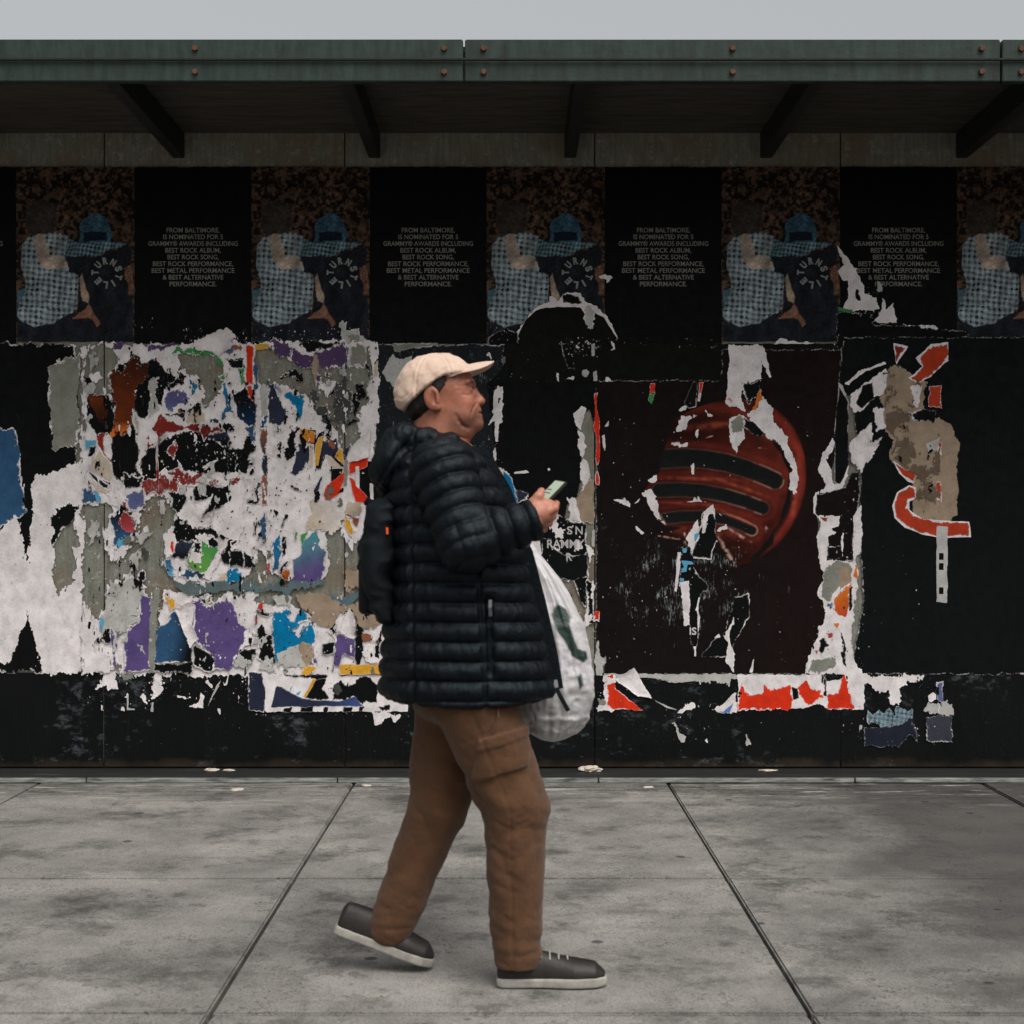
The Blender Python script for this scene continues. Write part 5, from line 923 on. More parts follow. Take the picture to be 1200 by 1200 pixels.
def px_of(x, Y=MAN_Y): return 600 + x * F_PX / Y
D = MAN_Y
def H(px, py, dy=0.0):
    p = P(px, py, D); p[1] += dy; return p
# --- materials
def fabric(name, rgb, rough, scale, strength, sheen=0.0, spec=0.3, var=0.25, fine=900):
    m, nt, b, N, L = nodes(name)
    n = ramp(nt, noise(nt, scale, 5).outputs['Fac'], [(0.3, 1 - var), (0.7, 1 + var * 0.6)])
    c = mix(nt, 1.0, tuple(lin(rgb)), n.outputs[0], 'MULTIPLY'); L(c, b.inputs['Base Color'])
    b.inputs['Roughness'].default_value = rough; b.inputs['Specular IOR Level'].default_value = spec
    b.inputs['Sheen Weight'].default_value = sheen
    if 'nylon' in name: b.inputs['Specular Tint'].default_value = (0.72, 0.9, 1.0, 1)
    h = math_node(nt, 'ADD', math_node(nt, 'MULTIPLY', noise(nt, fine, 2).outputs['Fac'], 0.25), noise(nt, 55, 4).outputs['Fac'])
    bump(nt, b, h, strength, 0.004); return m
M_JACK = fabric('quilted_black_nylon', (4, 6, 10), 0.45, 14, 0.7, 0.0, 0.22, 0.35)
M_TROU = fabric('brown_cotton_twill', (84, 58, 39), 0.9, 16, 0.6, 0.1, 0.2, 0.2)
M_CAP = fabric('beige_cotton_cap', (196, 171, 153), 0.9, 40, 0.45, 0.1, 0.2, 0.08)
M_PACK = fabric('black_backpack_nylon', (7, 8, 9), 0.7, 20, 0.5, 0.0, 0.25, 0.3)
M_HAIR = fabric('dark_hair', (30, 25, 23), 0.6, 90, 1.0, 0.0, 0.3, 0.5)
M_SHOE = plain('dark_shoe_leather', (36, 32, 30), 0.5, 0.3, 30, 0.3, 80)
M_SOLE = plain('rubber_sole', (150, 146, 138), 0.8, 0.3, 30, 0.3, 80)
M_METAL = plain('zip_metal', (120, 120, 122), 0.35, 0.2, 60, metal=1)
def skin_mat():
    m, nt, b, N, L = nodes('skin')
    at = N('ShaderNodeAttribute'); at.attribute_name = 'Col'
    n = ramp(nt, noise(nt, 60, 5).outputs['Fac'], [(0.3, 0.8), (0.7, 1.1)])
    L(mix(nt, 1.0, at.outputs['Color'], n.outputs[0], 'MULTIPLY'), b.inputs['Base Color'])
    b.inputs['Roughness'].default_value = 0.5; b.inputs['Subsurface Weight'].default_value = 0.12; b.inputs['Subsurface Radius'].default_value = (0.012, 0.004, 0.002)
    b.inputs['Subsurface Scale'].default_value = 0.5
    bump(nt, b, noise(nt, 420, 3).outputs['Fac'], 0.35, 0.0015); return m
M_SKIN = skin_mat()
# --- head ---------------------------------------------------------
def head_f0(X, Y, Z):
    f = ell(X, Y, Z, H(511, 452), (0.100, 0.076, 0.088))
    f = smin(f, ell(X, Y, Z, H(534, 470), (0.056, 0.060, 0.078)), 0.03)
    f = smin(f, ell(X, Y, Z, H(538, 490), (0.054, 0.052, 0.040), -0.25), 0.03)
    f = smin(f, ell(X, Y, Z, H(559.6, 497), (0.0165, 0.024, 0.018)), 0.022)
    f = smin(f, ell(X, Y, Z, H(535.5, 503.5), (0.046, 0.050, 0.025), -0.25), 0.025)
    f = smin(f, ell(X, Y, Z, H(554.5, 482), (0.020, 0.034, 0.024)), 0.02)
    for sgn in (-1, 1):
        f = smin(f, ell(X, Y, Z, H(545, 474, 0.038 * sgn), (0.022, 0.020, 0.020)), 0.02)
        f = smin(f, ell(X, Y, Z, H(541, 488, 0.042 * sgn), (0.026, 0.018, 0.022)), 0.02)
        f = smax(f, -ell(X, Y, Z, H(556, 457, 0.031 * sgn), (0.013, 0.017, 0.010)), 0.01)
        f = smin(f, ell(X, Y, Z, H(548.5, 457.5, 0.031 * sgn), (0.0135, 0.015, 0.0125)), 0.004)
        f = smin(f, capsule(X, Y, Z, H(551.5, 461.5, 0.022 * sgn), H(548, 461.5, 0.045 * sgn), 0.0045, 0.003), 0.006)
        f = smin(f, capsule(X, Y, Z, H(553.5, 449.5, 0.012 * sgn), H(548.5, 449, 0.048 * sgn), 0.008, 0.007), 0.012)
        f = smin(f, ell(X, Y, Z, H(557.8, 472.0, 0.0135 * sgn), (0.0115, 0.0070, 0.0088)), 0.006)
    f = smin(f, capsule(X, Y, Z, H(554.2, 456), H(563.0, 469), 0.0075, 0.0110), 0.008)
    f = smin(f, ell(X, Y, Z, H(563.2, 470.6), (0.0118, 0.0125, 0.0105)), 0.006)
    for sgn in (-1, 1):
        f = smax(f, -ell(X, Y, Z, H(561.0, 474.6, 0.0065 * sgn), (0.0045, 0.0035, 0.004)), 0.002)
    f = smin(f, ell(X, Y, Z, H(559.6, 480.7), (0.0090, 0.022, 0.0062)), 0.006)
    f = smin(f, ell(X, Y, Z, H(559.8, 487.3), (0.0105, 0.021, 0.0066)), 0.006)
    f = smax(f, -ell(X, Y, Z, H(563.5, 484.1), (0.0120, 0.030, 0.0014)), 0.003)
    for sgn in (-1, 1):
        e = ell(X, Y, Z, H(508, 469.5, 0.0795 * sgn), (0.0225, 0.0085, 0.034), 0.22)
        e = smax(e, -ell(X, Y, Z, H(509.3, 468.5, 0.089 * sgn), (0.0135, 0.0085, 0.0215), 0.22), 0.004)
        e = smin(e, capsule(X, Y, Z, H(513, 462, 0.083 * sgn), H(514.5, 474, 0.083 * sgn), 0.0032, 0.0045), 0.004)
        e = smin(e, capsule(X, Y, Z, H(505.5, 463, 0.084 * sgn), H(507, 474, 0.084 * sgn), 0.003, 0.003), 0.004)
        e = smin(e, ell(X, Y, Z, H(514.5, 480, 0.080 * sgn), (0.0085, 0.0055, 0.0085)), 0.005)
        f = smin(f, e, 0.008)
    nk = capsule(X, Y, Z, H(516, 484), H(508, 545), 0.066, 0.078)
    nk = smin(nk, capsule(X, Y, Z, H(529, 504), H(526, 545), 0.046, 0.055), 0.03)
    return smin(f, nk, 0.022)
def head_base(X, Y, Z): return head_f0(X, Y, Z)
def surf_y(px, py):
    yy = np.linspace(D - .13, D, 400); p = P(px, py, D)
    v_ = head_f0(np.full(400, p[0]), yy, np.full(400, p[2])); k = np.argmax(v_ < 0); return yy[k] - D
GRV = [([(558.5, 474), (555.5, 479), (553.2, 485), (553, 489)], .0030, .005), ([(553.5, 463), (549, 465), (544, 464.5)], .0020, .004), ([(536, 489), (538.5, 495), (543, 500.5), (549, 503)], .0008, .010),
       ([(548, 515), (538, 513), (530, 509)], .0012, .006), ([(540, 455), (535, 454)], .0014, .003), ([(540, 459), (535.5, 461)], .0014, .003), ([(549, 453.5), (543, 454.5)], .002, .003)]
GRC = None
def head_f(X, Y, Z):
    global GRC
    if GRC is None: GRC = [([np.array(H(a, b, surf_y(a, b))) for a, b in g], r, k) for g, r, k in GRV]
    f = head_f0(X, Y, Z)
    for g, r, k in GRC:
        for i in range(len(g) - 1): f = smax(f, -capsule(X, Y, Z, g[i], g[i + 1], r * .55, r * .55), k)
    return f
hv, hq = surfnet(head_f, P(455, 550, D) - [0, .14, 0], P(580, 408, D) + [0, .14, 0], 0.0023)
hv = smooth_mesh(hv, hq, 1, .4)
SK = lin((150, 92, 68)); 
def blob(V, c, r): return np.exp(-(((V - c) / r) ** 2).sum(1))
hc = np.tile(SK, (len(hv), 1)) * (1 + .10 * n3(hv[:, 0] * 60, hv[:, 1] * 60, hv[:, 2] * 60, 71) + .07 * n3(hv[:, 0] * 180, hv[:, 1] * 180, hv[:, 2] * 180, 72))[:, None]
def tint(col, w):
    global hc
    hc = hc * (1 - w[:, None]) + lin(col) * w[:, None]
tint((104, 70, 56), 0.6 * np.clip(blob(hv, H(556, 490), (.035, .07, .035)) + blob(hv, H(540, 500), (.05, .09, .03)), 0, 1))  # stubble tone and the jaw's shadow, painted together into the skin
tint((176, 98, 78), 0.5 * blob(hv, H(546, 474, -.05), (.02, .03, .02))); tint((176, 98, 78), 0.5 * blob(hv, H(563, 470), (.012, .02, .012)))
tint((150, 78, 70), 0.75 * np.clip(blob(hv, H(563, 481), (.01, .025, .005)) + blob(hv, H(563, 487), (.01, .025, .005)), 0, 1))
tint((84, 50, 40), 0.9 * blob(hv, H(563.5, 484.1), (.014, .03, .0018)))
tint((120, 56, 44), 0.8 * blob(hv, H(509.5, 468.5, -.08), (.010, .02, .018)))  # shade in the ear's hollow, painted to deepen it
tint((110, 66, 52), 0.5 * blob(hv, H(541, 499, -.05), (.03, .05, .016)))  # lower cheek painted darker, standing in for shade above the jaw
tint((112, 62, 50), 0.6 * blob(hv, H(551, 455, -.03), (.016, .03, .012)))
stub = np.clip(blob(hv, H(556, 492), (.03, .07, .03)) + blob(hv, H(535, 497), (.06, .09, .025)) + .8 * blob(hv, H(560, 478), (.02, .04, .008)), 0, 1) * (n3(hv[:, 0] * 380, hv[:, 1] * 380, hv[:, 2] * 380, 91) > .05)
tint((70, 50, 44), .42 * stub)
for sg in (-1, 1):
    tint((34, 26, 22), 0.95 * np.clip(1.4 * blob(hv, H(552, 449.4, .03 * sg), (.012, .022, .0042)), 0, 1))
    tint((150, 132, 120), np.clip(1.3 * blob(hv, H(553.5, 457.5, .031 * sg), (.006, .010, .0038)), 0, 1))
    tint((26, 18, 14), np.clip(2.2 * blob(hv, H(554.5, 457.3, .030 * sg), (.006, .0045, .0042)), 0, 1))
    tint((40, 26, 20), np.clip(1.1 * blob(hv, H(553, 454.8, .032 * sg), (.01, .014, .0018)), 0, 1))  # dark shading line painted above the eye
# --- hands -------------------------------------------------------------
PH_C = P(640.5, 585.5, 4.13)
PL = np.array([.68, .20, .70]); PL /= np.linalg.norm(PL)
PW = np.array([-.37, .92, .10]); PW -= PL * (PW @ PL); PW /= np.linalg.norm(PW)
PN = np.cross(PL, PW)
def chain(X, Y, Z, p, r, f=None, k=0.006):
    for i in range(len(p) - 1):
        d = capsule(X, Y, Z, p[i], p[i + 1], r[i], r[i + 1]); f = d if f is None else smin(f, d, k)
    return f
def hand_near(X, Y, Z):
    Yh = 4.09
    f = chain(X, Y, Z, [P(606, 613, 4.07), P(630, 602, 4.085)], [.031, .030])
    f = smin(f, ell(X, Y, Z, P(636, 598, 4.10), (.040, .026, .030), 0.35), .016)
    f = smin(f, ell(X, Y, Z, P(627, 592, 4.095), (.026, .020, .020), 0.5), .014)
    th = chain(X, Y, Z, [P(622, 593, 4.085), P(631, 582, 4.085), P(634.5, 576, 4.10)], [.0155, .0125, .0105], k=.004)
    f = smin(f, th, .008)
    fs = [([P(641, 600, 4.08), P(650, 595.5, 4.085), P(651.5, 590.5, 4.12), P(644, 590, 4.15)], [.0125, .0112, .0105, .009]),
          ([P(640, 607, 4.10), P(647.5, 605, 4.105), P(649.5, 599, 4.14), P(642, 595, 4.165)], [.0125, .0115, .0105, .009]),
          ([P(637, 613, 4.11), P(643.5, 613, 4.12), P(646, 606, 4.155), P(639, 601, 4.175)], [.012, .011, .010, .0088]),
          ([P(632, 619, 4.125), P(637.5, 620, 4.135), P(641, 612, 4.165), P(636, 607, 4.18)], [.0105, .0098, .009, .008])]
    for p, r in fs: f = smin(f, chain(X, Y, Z, p, [q * .93 for q in r], k=.003), .0022)
    return f
nv, nq = surfnet(hand_near, P(600, 632, 4.08) - [0, .06, 0], P(664, 566, 4.08) + [0, .16, 0], 0.0019)
def hand_far(X, Y, Z):
    f = chain(X, Y, Z, [P(584, 616, 4.52), P(600, 621, 4.52)], [.030, .028])
    f = smin(f, ell(X, Y, Z, P(606, 624, 4.52), (.038, .022, .034), -0.3), .015)
    for i in range(4):
        o = i * .019 - .028
        a = P(608, 621, 4.52) + np.array([.014 - .004 * i, 0, -o * .8]); b = a + [.020, -.012, -.012]; c = b + [-.002, -.026, -.014]; d = c + [-.020, -.004, .002]
        f = smin(f, chain(X, Y, Z, [a, b, c, d], [.0115, .0108, .010, .0088], k=.003), .005)
    return smin(f, chain(X, Y, Z, [P(601, 619, 4.51), P(606, 616, 4.485), P(612, 618, 4.475)], [.013, .012, .0105], k=.004), .007)
fv, fq = surfnet(hand_far, P(590, 650, 4.5) - [0, .08, 0], P(645, 605, 4.5) + [0, .10, 0], 0.0026)
# --- the rest of the body, under the clothes
NS, NE, NW = P(520, 553, 4.13), P(546, 637, 4.05), P(624, 610, 4.075)
FS, FE, FW = P(520, 553, 4.51), P(552, 640, 4.60), P(592, 618, 4.52)
HN, KN, AN = P(558, 826, 4.235), P(603, 942, 4.245), P(606, 1122, 4.25)
HF, KF, AF = P(530, 826, 4.40), P(513, 946, 4.40), P(458, 1086, 4.40)
def body_f(X, Y, Z):
    f = ell(X, Y, Z, H(525, 590), (.13, .17, .19)); f = smin(f, ell(X, Y, Z, H(545, 710), (.14, .15, .19)), .06)
    f = smin(f, ell(X, Y, Z, H(546, 806), (.11, .13, .09)), .05); f = smin(f, capsule(X, Y, Z, H(512, 500), H(512, 560), .055, .07), .04)
    for s_, e_, w_ in ((NS, NE, NW), (FS, FE, FW)):
        f = smin(f, capsule(X, Y, Z, s_, e_, .055, .045), .03); f = smin(f, capsule(X, Y, Z, e_, w_, .044, .030), .02)
    for h_, k_, a_ in ((HN, KN, AN), (HF, KF, AF)):
        f = smin(f, capsule(X, Y, Z, h_, k_, .066, .05), .03); f = smin(f, capsule(X, Y, Z, k_, a_, .053, .036), .02)
    return f
bv, bq = surfnet(body_f, (-.42, 3.93, .05), (.12, 4.72, 1.56), 0.012)
bv = np.where(np.isfinite(bv), bv, 0)
V = np.concatenate([hv, nv, fv, bv]); o1, o2, o3 = len(hv), len(hv) + len(nv), len(hv) + len(nv) + len(fv)
me = make_mesh('person', V, [np.concatenate([hq, nq + o1, fq + o2, bq + o3])], smooth=True)
hand_c = lin((170, 112, 90)) 
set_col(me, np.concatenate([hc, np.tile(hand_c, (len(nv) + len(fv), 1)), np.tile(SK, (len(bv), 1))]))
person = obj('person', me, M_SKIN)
tag(person, 'person in beige cap, black quilted jacket and brown trousers walking with phone in hand', 'person')
# --- hair -----------------------------------------------------------------
def hair_f(X, Y, Z):
    f = ell(X, Y, Z, H(511, 453), (0.104, 0.0805, 0.092)); f = smin(f, ell(X, Y, Z, H(497, 476), (0.052, 0.062, 0.050)), .02)
    px = 600 + X * F_PX / D; py = HZ + (CAM_H - Z) * F_PX / D
    back = np.maximum((px - 505) * .0024, (py - (496.5 - 0.10 * (505 - px))) * .0024)
    side = np.maximum(np.abs(px - 516 + .18 * (py - 450)) - 8.0 + .30 * np.maximum(py - 448, 0) + 2.2 * n2(px * .45, py * .45, 3), np.maximum(py - 463, 430 - py)) * .0024
    return smax(f, np.minimum(back, side), .003)
v, q_ = surfnet(hair_f, P(455, 505, D) - [0, .11, 0], P(535, 425, D) + [0, .11, 0], 0.003)
nn = vnormals(v, q_); v = v + nn * (0.0022 * n3(v[:, 0] * 160, v[:, 1] * 160, v[:, 2] * 60, 3))[:, None]
obj('hair', make_mesh('hair', v, [q_], True), M_HAIR, person)
# --- cap ------------------------------------------------------------------
def cap_cut(X, Z):      # plane of the cap's lower edge: from the nape up to the visor
    px = 600 + X * F_PX / D; py = HZ + (CAM_H - Z) * F_PX / D
    line = np.interp(px, [460, 474, 500, 521, 552, 580], [476, 481.5, 457.5, 443, 437, 432])
    return (py - line) * D / F_PX
def crown_f(X, Y, Z):
    f = ell(X, Y, Z, H(509.5, 456), (0.108, 0.0905, 0.0985)); f = smin(f, ell(X, Y, Z, H(525, 446), (0.066, 0.080, 0.064)), .03)
    f = smin(f, ell(X, Y, Z, H(487, 466), (0.050, 0.070, 0.045)), .03)
    return smax(f, cap_cut(X, Z) * .85, .004)
v, q_ = surfnet(crown_f, P(455, 492, D) - [0, .12, 0], P(575, 405, D) + [0, .12, 0], 0.0028)
nn = vnormals(v, q_); lo = v - H(509, 450)
ang = np.arctan2(lo[:, 1], lo[:, 0]); rad = np.hypot(lo[:, 0], lo[:, 1])
sd_ = np.minimum.reduce([np.abs(np.angle(np.exp(1j * (ang - a)))) for a in (0, 1.047, -1.047, 2.094, -2.094, 3.1416)]) * rad
disp = -0.0022 * np.exp(-(sd_ / .0022) ** 2) + 0.0009 * np.exp(-((sd_ - .006) / .003) ** 2)
disp += 0.0035 * n3(v[:, 0] * 34, v[:, 1] * 34, v[:, 2] * 26, 7) * np.clip((H(0, 424)[2] - v[:, 2]) / .05, 0.15, 1) + 0.0018 * n3(v[:, 0] * 80, v[:, 1] * 60, v[:, 2] * 60, 8)
cc = cap_cut(v[:, 0], v[:, 2]); disp += 0.0022 * ((cc > -.024) & (cc < -.003)) 
v = v + nn * disp[:, None]
cap = obj('cap', make_mesh('cap_crown', v, [q_], True), M_CAP, person)
def visor():
    ns, nt_ = 41, 15; V = np.zeros((2, ns, nt_, 3))
    for i in range(ns):
        s = -1 + 2 * i / (ns - 1); a = s * R(80)
        bx = 521 + 27.5 * math.cos(a); by = 0.083 * math.sin(a)
        L = 30.5 * max(0.0, math.cos(a * 0.99)) ** 0.5
        for j in range(nt_):
            t = j / (nt_ - 1)
            px = bx + L * t; w = by * (1 - 0.06 * t)
            zpy = 427.0 - 3.0 * t - 1.5 * math.sin(t * 2.4) + 17.5 * abs(math.sin(a)) ** 1.5 * (1 - 0.10 * t)
            p = H(px, zpy, w); V[0, i, j] = p; V[1, i, j] = p - np.array([0, 0, 0.0045 if 0 < j < nt_ - 1 else 0.003])
    f = []; I = lambda k, i, j: (k * ns + i) * nt_ + j
    for i in range(ns - 1):
        for j in range(nt_ - 1):
            f.append((I(0, i, j), I(0, i, j + 1), I(0, i + 1, j + 1), I(0, i + 1, j))); f.append((I(1, i, j), I(1, i + 1, j), I(1, i + 1, j + 1), I(1, i, j + 1)))
        f.append((I(0, i, nt_ - 1), I(1, i, nt_ - 1), I(1, i + 1, nt_ - 1), I(0, i + 1, nt_ - 1)))
    return make_mesh('visor', V.reshape(-1, 3), [np.array(f)], True)
obj('visor', visor(), M_CAP, cap)
bt = bmesh.new(); bmesh.ops.create_uvsphere(bt, u_segments=12, v_segments=8, radius=.008)
for w_ in bt.verts: w_.co = Vector(H(511, 415.2)) + Vector((w_.co.x, w_.co.y, w_.co.z * .5))
bme = bpy.data.meshes.new('button'); bt.to_mesh(bme); bt.free(); obj('button', bme, M_CAP, cap)
# --- jacket ----------------------------------------------------------------
TP = [494, 505, 515, 528, 545, 575, 610, 650, 700, 760, 820]
TB = [491, 484, 478, 470, 462, 457, 456, 457, 456, 450, 446]
TF = [546, 551, 556, 564, 576, 594, 606, 618, 631, 645, 655]
TW = [.062, .080, .10, .150, .190, .212, .218, .220, .222, .220, .214]
def torso_f(X, Y, Z):
    py = HZ + (CAM_H - Z) * F_PX / D
    b = np.interp(py, TP, TB); f_ = np.interp(py, TP, TF); w = np.interp(py, TP, TW)
    a = (f_ - b) / 2 * D / F_PX; c = ((f_ + b) / 2 - 600) * D / F_PX
    u = np.abs(X - c) / a; vv = np.abs(Y - D) / w
    r = (u ** 2.3 + vv ** 2.3) ** (1 / 2.3) + 1e-6
    d = np.sqrt((X - c) ** 2 + (Y - D) ** 2) * (1 - 1 / r)
    px = 600 + X * F_PX / D
    hem = (py - (814 + 4 * np.sin((px - 447) / 205 * 3.1))) * D / F_PX
    col = ((494 + (px - 486) * 0.40) - py) * D / F_PX
    d = smax(d * 0.9, hem, .012)
    return smax(d, col, .008)
def near_arm(X, Y, Z):
    u, t = capsule(X, Y, Z, NS, NE, .086, .072, True); f_, t2 = capsule(X, Y, Z, NE, NW, .068, .0505, True)
    e = (NW - NE) / np.linalg.norm(NW - NE); cut = (X - NW[0]) * e[0] + (Y - NW[1]) * e[1] + (Z - NW[2]) * e[2] - 0.004
    return smax(smin(u, f_, .025), cut, .008)
def far_arm(X, Y, Z):
    return smin(capsule(X, Y, Z, FS, FE, .088, .072), capsule(X, Y, Z, FE, FW, .068, .05), .025)
def hood_f(X, Y, Z):
    f = ell(X, Y, Z, H(461, 541), (.058, .135, .095), -0.30)
    f = smin(f, ell(X, Y, Z, H(478, 515), (.055, .105, .036), -0.25), .03)
    for sg in (-1, 1):
        f = smin(f, capsule(X, Y, Z, H(478, 512, .075 * sg), H(530, 524, .098 * sg), .034, .026), .02)
        f = smin(f, capsule(X, Y, Z, H(530, 524, .098 * sg), H(556, 533, .045 * sg), .026, .018), .02)
    hol = ell(X, Y, Z, H(497, 505), (.055, .058, .040), -0.25)
    return smax(f, -hol, .012)
def jacket_f(X, Y, Z):
    f = smin(torso_f(X, Y, Z), near_arm(X, Y, Z), .010); f = smin(f, far_arm(X, Y, Z), .010)
    return smin(f, hood_f(X, Y, Z), .008)
v, q_ = surfnet(jacket_f, (P(425, 824, 4.32)[0], 3.92, P(0, 824, D)[2]), (P(668, 0, D)[0], 4.72, P(0, 486, D)[2]), 0.0037)
nn = vnormals(v, q_)
x, y, z = v.T; pxv = px_of(x); pyv = py_of(z)
dt, da, df, dh = torso_f(x, y, z), near_arm(x, y, z), far_arm(x, y, z), hood_f(x, y, z)
which = np.argmin(np.stack([dt, da, df, dh]), 0)
def puff(ph, sharp=.55): return np.abs(np.sin(np.pi * ph)) ** sharp
wob = 1.6 * n3(x * 9, y * 9, z * 3, 5) + 0.8 * n3(x * 24, y * 24, z * 8, 6)
phT = (pyv - 639.0 + wob + 1.5 * np.sin((pxv - 450) / 60)) / 21.9
pT = puff(phT)
seam_v = np.minimum(np.abs(pxv - (489 + 0.02 * (pyv - 700))), np.abs(pxv - (561 + 0.06 * (pyv - 700)) - 3)) * D / F_PX
side = (y < D)
pT = pT * np.where(side, 1 - 0.75 * np.exp(-(seam_v / .006) ** 2), 1)
flat = ((pxv > np.interp(pyv, TP, TF) - 7))           # flat band along the zip
pocket = np.exp(-((pxv - (574 + 0.03 * (pyv - 715))) / 5.5) ** 2) * np.clip((pyv - 690) / 12, 0, 1) * np.clip((792 - pyv) / 12, 0, 1) * side
dT = 0.0165 * pT * np.where(flat, .2, 1) * (1 - .8 * pocket) - 0.006 * pocket
puck = n3(x * 70, y * 70, z * 18, 11) * 0.0022 * (1 - .5 * pT) + n3(x * 38, y * 38, z * 20, 12) * 0.0018 + n3(x * 120, y * 120, z * 40, 14) * 0.0016 + 0.0016 * (1 - np.abs(n3(x * 34, y * 34, z * 13, 15)) * 2) * (1 - .45 * pT) + 0.0010 * (1 - np.abs(n3(x * 75, y * 75, z * 30, 16)) * 2)
dT = (dT + puck) * np.clip((pyv - 520) / 25, 0.25, 1)
def arm_phase(A, B, off, sp=.047):
    e = B - A; L = np.linalg.norm(e); e = e / L; return ((v - A) @ e + off) / sp
sU = arm_phase(NS, NE, 0.0); LU = np.linalg.norm(NE - NS); sF = arm_phase(NE, NW, LU * 0 + .02)
uU = capsule(x, y, z, NS, NE, .086, .072); uF = capsule(x, y, z, NE, NW, .068, .0505)
wgt = 1 / (1 + np.exp((uU - uF) / .012))
slant = 0.18 * (pxv - 525) / 40
pA = puff(sU + slant + wob * .05) * wgt + puff(sF + wob * .05) * (1 - wgt)
dA = 0.0140 * pA + puck * 0.75
dF = 0.011 * puff(arm_phase(FS, FE, 0)) + puck
hp_ = puff(((pxv - 433) * .75 + (pyv - 497) * .55 + wob * 2) / 23.0, .7)
dH = 0.009 * hp_ + puck * 1.3
disp = np.choose(which, [dT, dA, dF, dH]) - 0.006
v2 = smooth_mesh(v + nn * disp[:, None], q_, 1, .35)
jacket = obj('jacket', make_mesh('jacket', v2, [q_], True), M_JACK, person)
# front zip flap, pocket zip and pulls
def ribbon(points, width, thick, ydir=(0, 1, 0)):
    Pn = np.array(points, float); n = len(Pn); T = np.gradient(Pn, axis=0); T /= np.linalg.norm(T, axis=1, keepdims=True)
    W_ = np.array(ydir, float); W_ = np.tile(W_, (n, 1)) if W_.ndim == 1 else W_
    W_ = W_ - T * (W_ * T).sum(1, keepdims=True); W_ /= np.linalg.norm(W_, axis=1, keepdims=True); N_ = np.cross(T, W_)
    c = [(-1, -1), (1, -1), (1, 1), (-1, 1)]
    V = np.concatenate([Pn + a * W_ * width / 2 + b * N_ * thick / 2 for a, b in c]); f = []
    for k in range(4):
        k2 = (k + 1) % 4
        for i in range(n - 1): f.append((k * n + i, k * n + i + 1, k2 * n + i + 1, k2 * n + i))
    f += [(0, n, 2 * n, 3 * n), (n - 1, 4 * n - 1, 3 * n - 1, 2 * n - 1)]
    return make_mesh('ribbon', V, [np.array(f)], False)
flap = [H(np.interp(p, TP, TF) + 1.2 + 1.5 * (p > 640), p, -.022) for p in np.linspace(524, 806, 40)]
fl = obj('zip_flap', ribbon(flap, .012, .022), M_JACK, person)
def tube(points, r, seg=8):
    Pn = np.array(points, float); n = len(Pn); T = np.gradient(Pn, axis=0); T /= np.linalg.norm(T, axis=1, keepdims=True) + 1e-9
    U = np.cross(T, [0.31, 0.22, 0.92]); U /= np.linalg.norm(U, axis=1, keepdims=True); W_ = np.cross(T, U); rr = np.broadcast_to(r, n)
    V = np.concatenate([Pn + rr[:, None] * (math.cos(a) * U + math.sin(a) * W_) for a in np.arange(seg) * 2 * math.pi / seg]); f = []
    for k in range(seg):
        k2 = (k + 1) % seg
        for i in range(n - 1): f.append((k * n + i, k * n + i + 1, k2 * n + i + 1, k2 * n + i))
    return make_mesh('tube', V, [np.array(f)], True)
zy = 4.108
obj('pocket_zip', ribbon([P(575 + .03 * (p - 700), p, zy + .006) for p in np.linspace(698, 790, 12)], .009, .004, (1, 0, 0)), M_PACK, person)
obj('zip_pull', ribbon([P(574.6, 703, zy - .006), P(574.4, 712, zy - .009), P(575, 722, zy - .008)], .009, .005, (1, 0, 0)), M_METAL, person)
obj('zip_pull', ribbon([P(650.5, 797, 4.27), P(652, 806, 4.265)], .012, .008, (1, 0, 0)), M_METAL, person)
obj('pull_cord', ribbon([P(652, 806, 4.265), P(656, 815, 4.262), P(666, 833, 4.262)], .012, .008, (1, 0, 0)), M_PACK, person)
# --- trousers ---------------------------------------------------------------
def trou_f(X, Y, Z):
    hips = ell(X, Y, Z, H(546, 806), (.158, .165, .115))
    n_ = smin(capsule(X, Y, Z, HN, KN, .114, .088), capsule(X, Y, Z, KN, AN, .086, .066), .02)
    f_ = smin(capsule(X, Y, Z, HF, KF, .104, .084), capsule(X, Y, Z, KF, AF, .082, .062), .02)
    f = smin(hips, n_, .025); f = smin(f, f_, .012 + .04 * np.clip((Z - .70) / .06, 0, 1))
    # the cargo pocket on the near thigh
    py = HZ + (CAM_H - Z) * F_PX / 4.13; px = 600 + X * F_PX / 4.13
    ax = (px - 592) + 0.22 * (py - 880); ay = (py - 884) - 0.0 * (px - 592) + 0.26 * (px - 592)
    bx = np.maximum(np.abs(ax) - 32, np.abs(ay) - 24) * .0023
    f = smin(f, smax(n_ - .011, np.maximum(bx, (Y - 4.2)), .005), .003)
    lid = np.maximum(np.abs(ax) - 34, np.abs(ay + 18) - 7) * .0023
    f = smin(f, smax(n_ - .016, np.maximum(lid, (Y - 4.2)), .003), .002)
    top = Z - P(0, 790, D)[2]
    return smax(f, top, .01)
v, q_ = surfnet(trou_f, (-.42, 4.06, .05), (.14, 4.55, .86), 0.0048)
nn = vnormals(v, q_); x, y, z = v.T; pxv, pyv = px_of(x), py_of(z)
def ridge(a): return 1 - np.abs(a) * 2
knee = np.clip((pyv - 840) / 70, 0.3, 1.15) * (1 - .5 * np.clip((pyv - 935) / 40, 0, 1))
b1 = np.abs(n3(x * 11 + z * 5, y * 8, z * 8 - x * 7, 31)) ** .8; b2 = np.abs(n3(x * 15 - z * 13, y * 11, z * 24 + x * 14, 32)) ** .8; b3 = np.abs(n3(x * 30 + z * 10, y * 24, z * 50 - x * 20, 36))
disp = (0.0125 * b1 + 0.0065 * b2 + 0.0018 * b3 - .006) * knee + 0.0010 * n3(x * 90, y * 90, z * 90, 33)
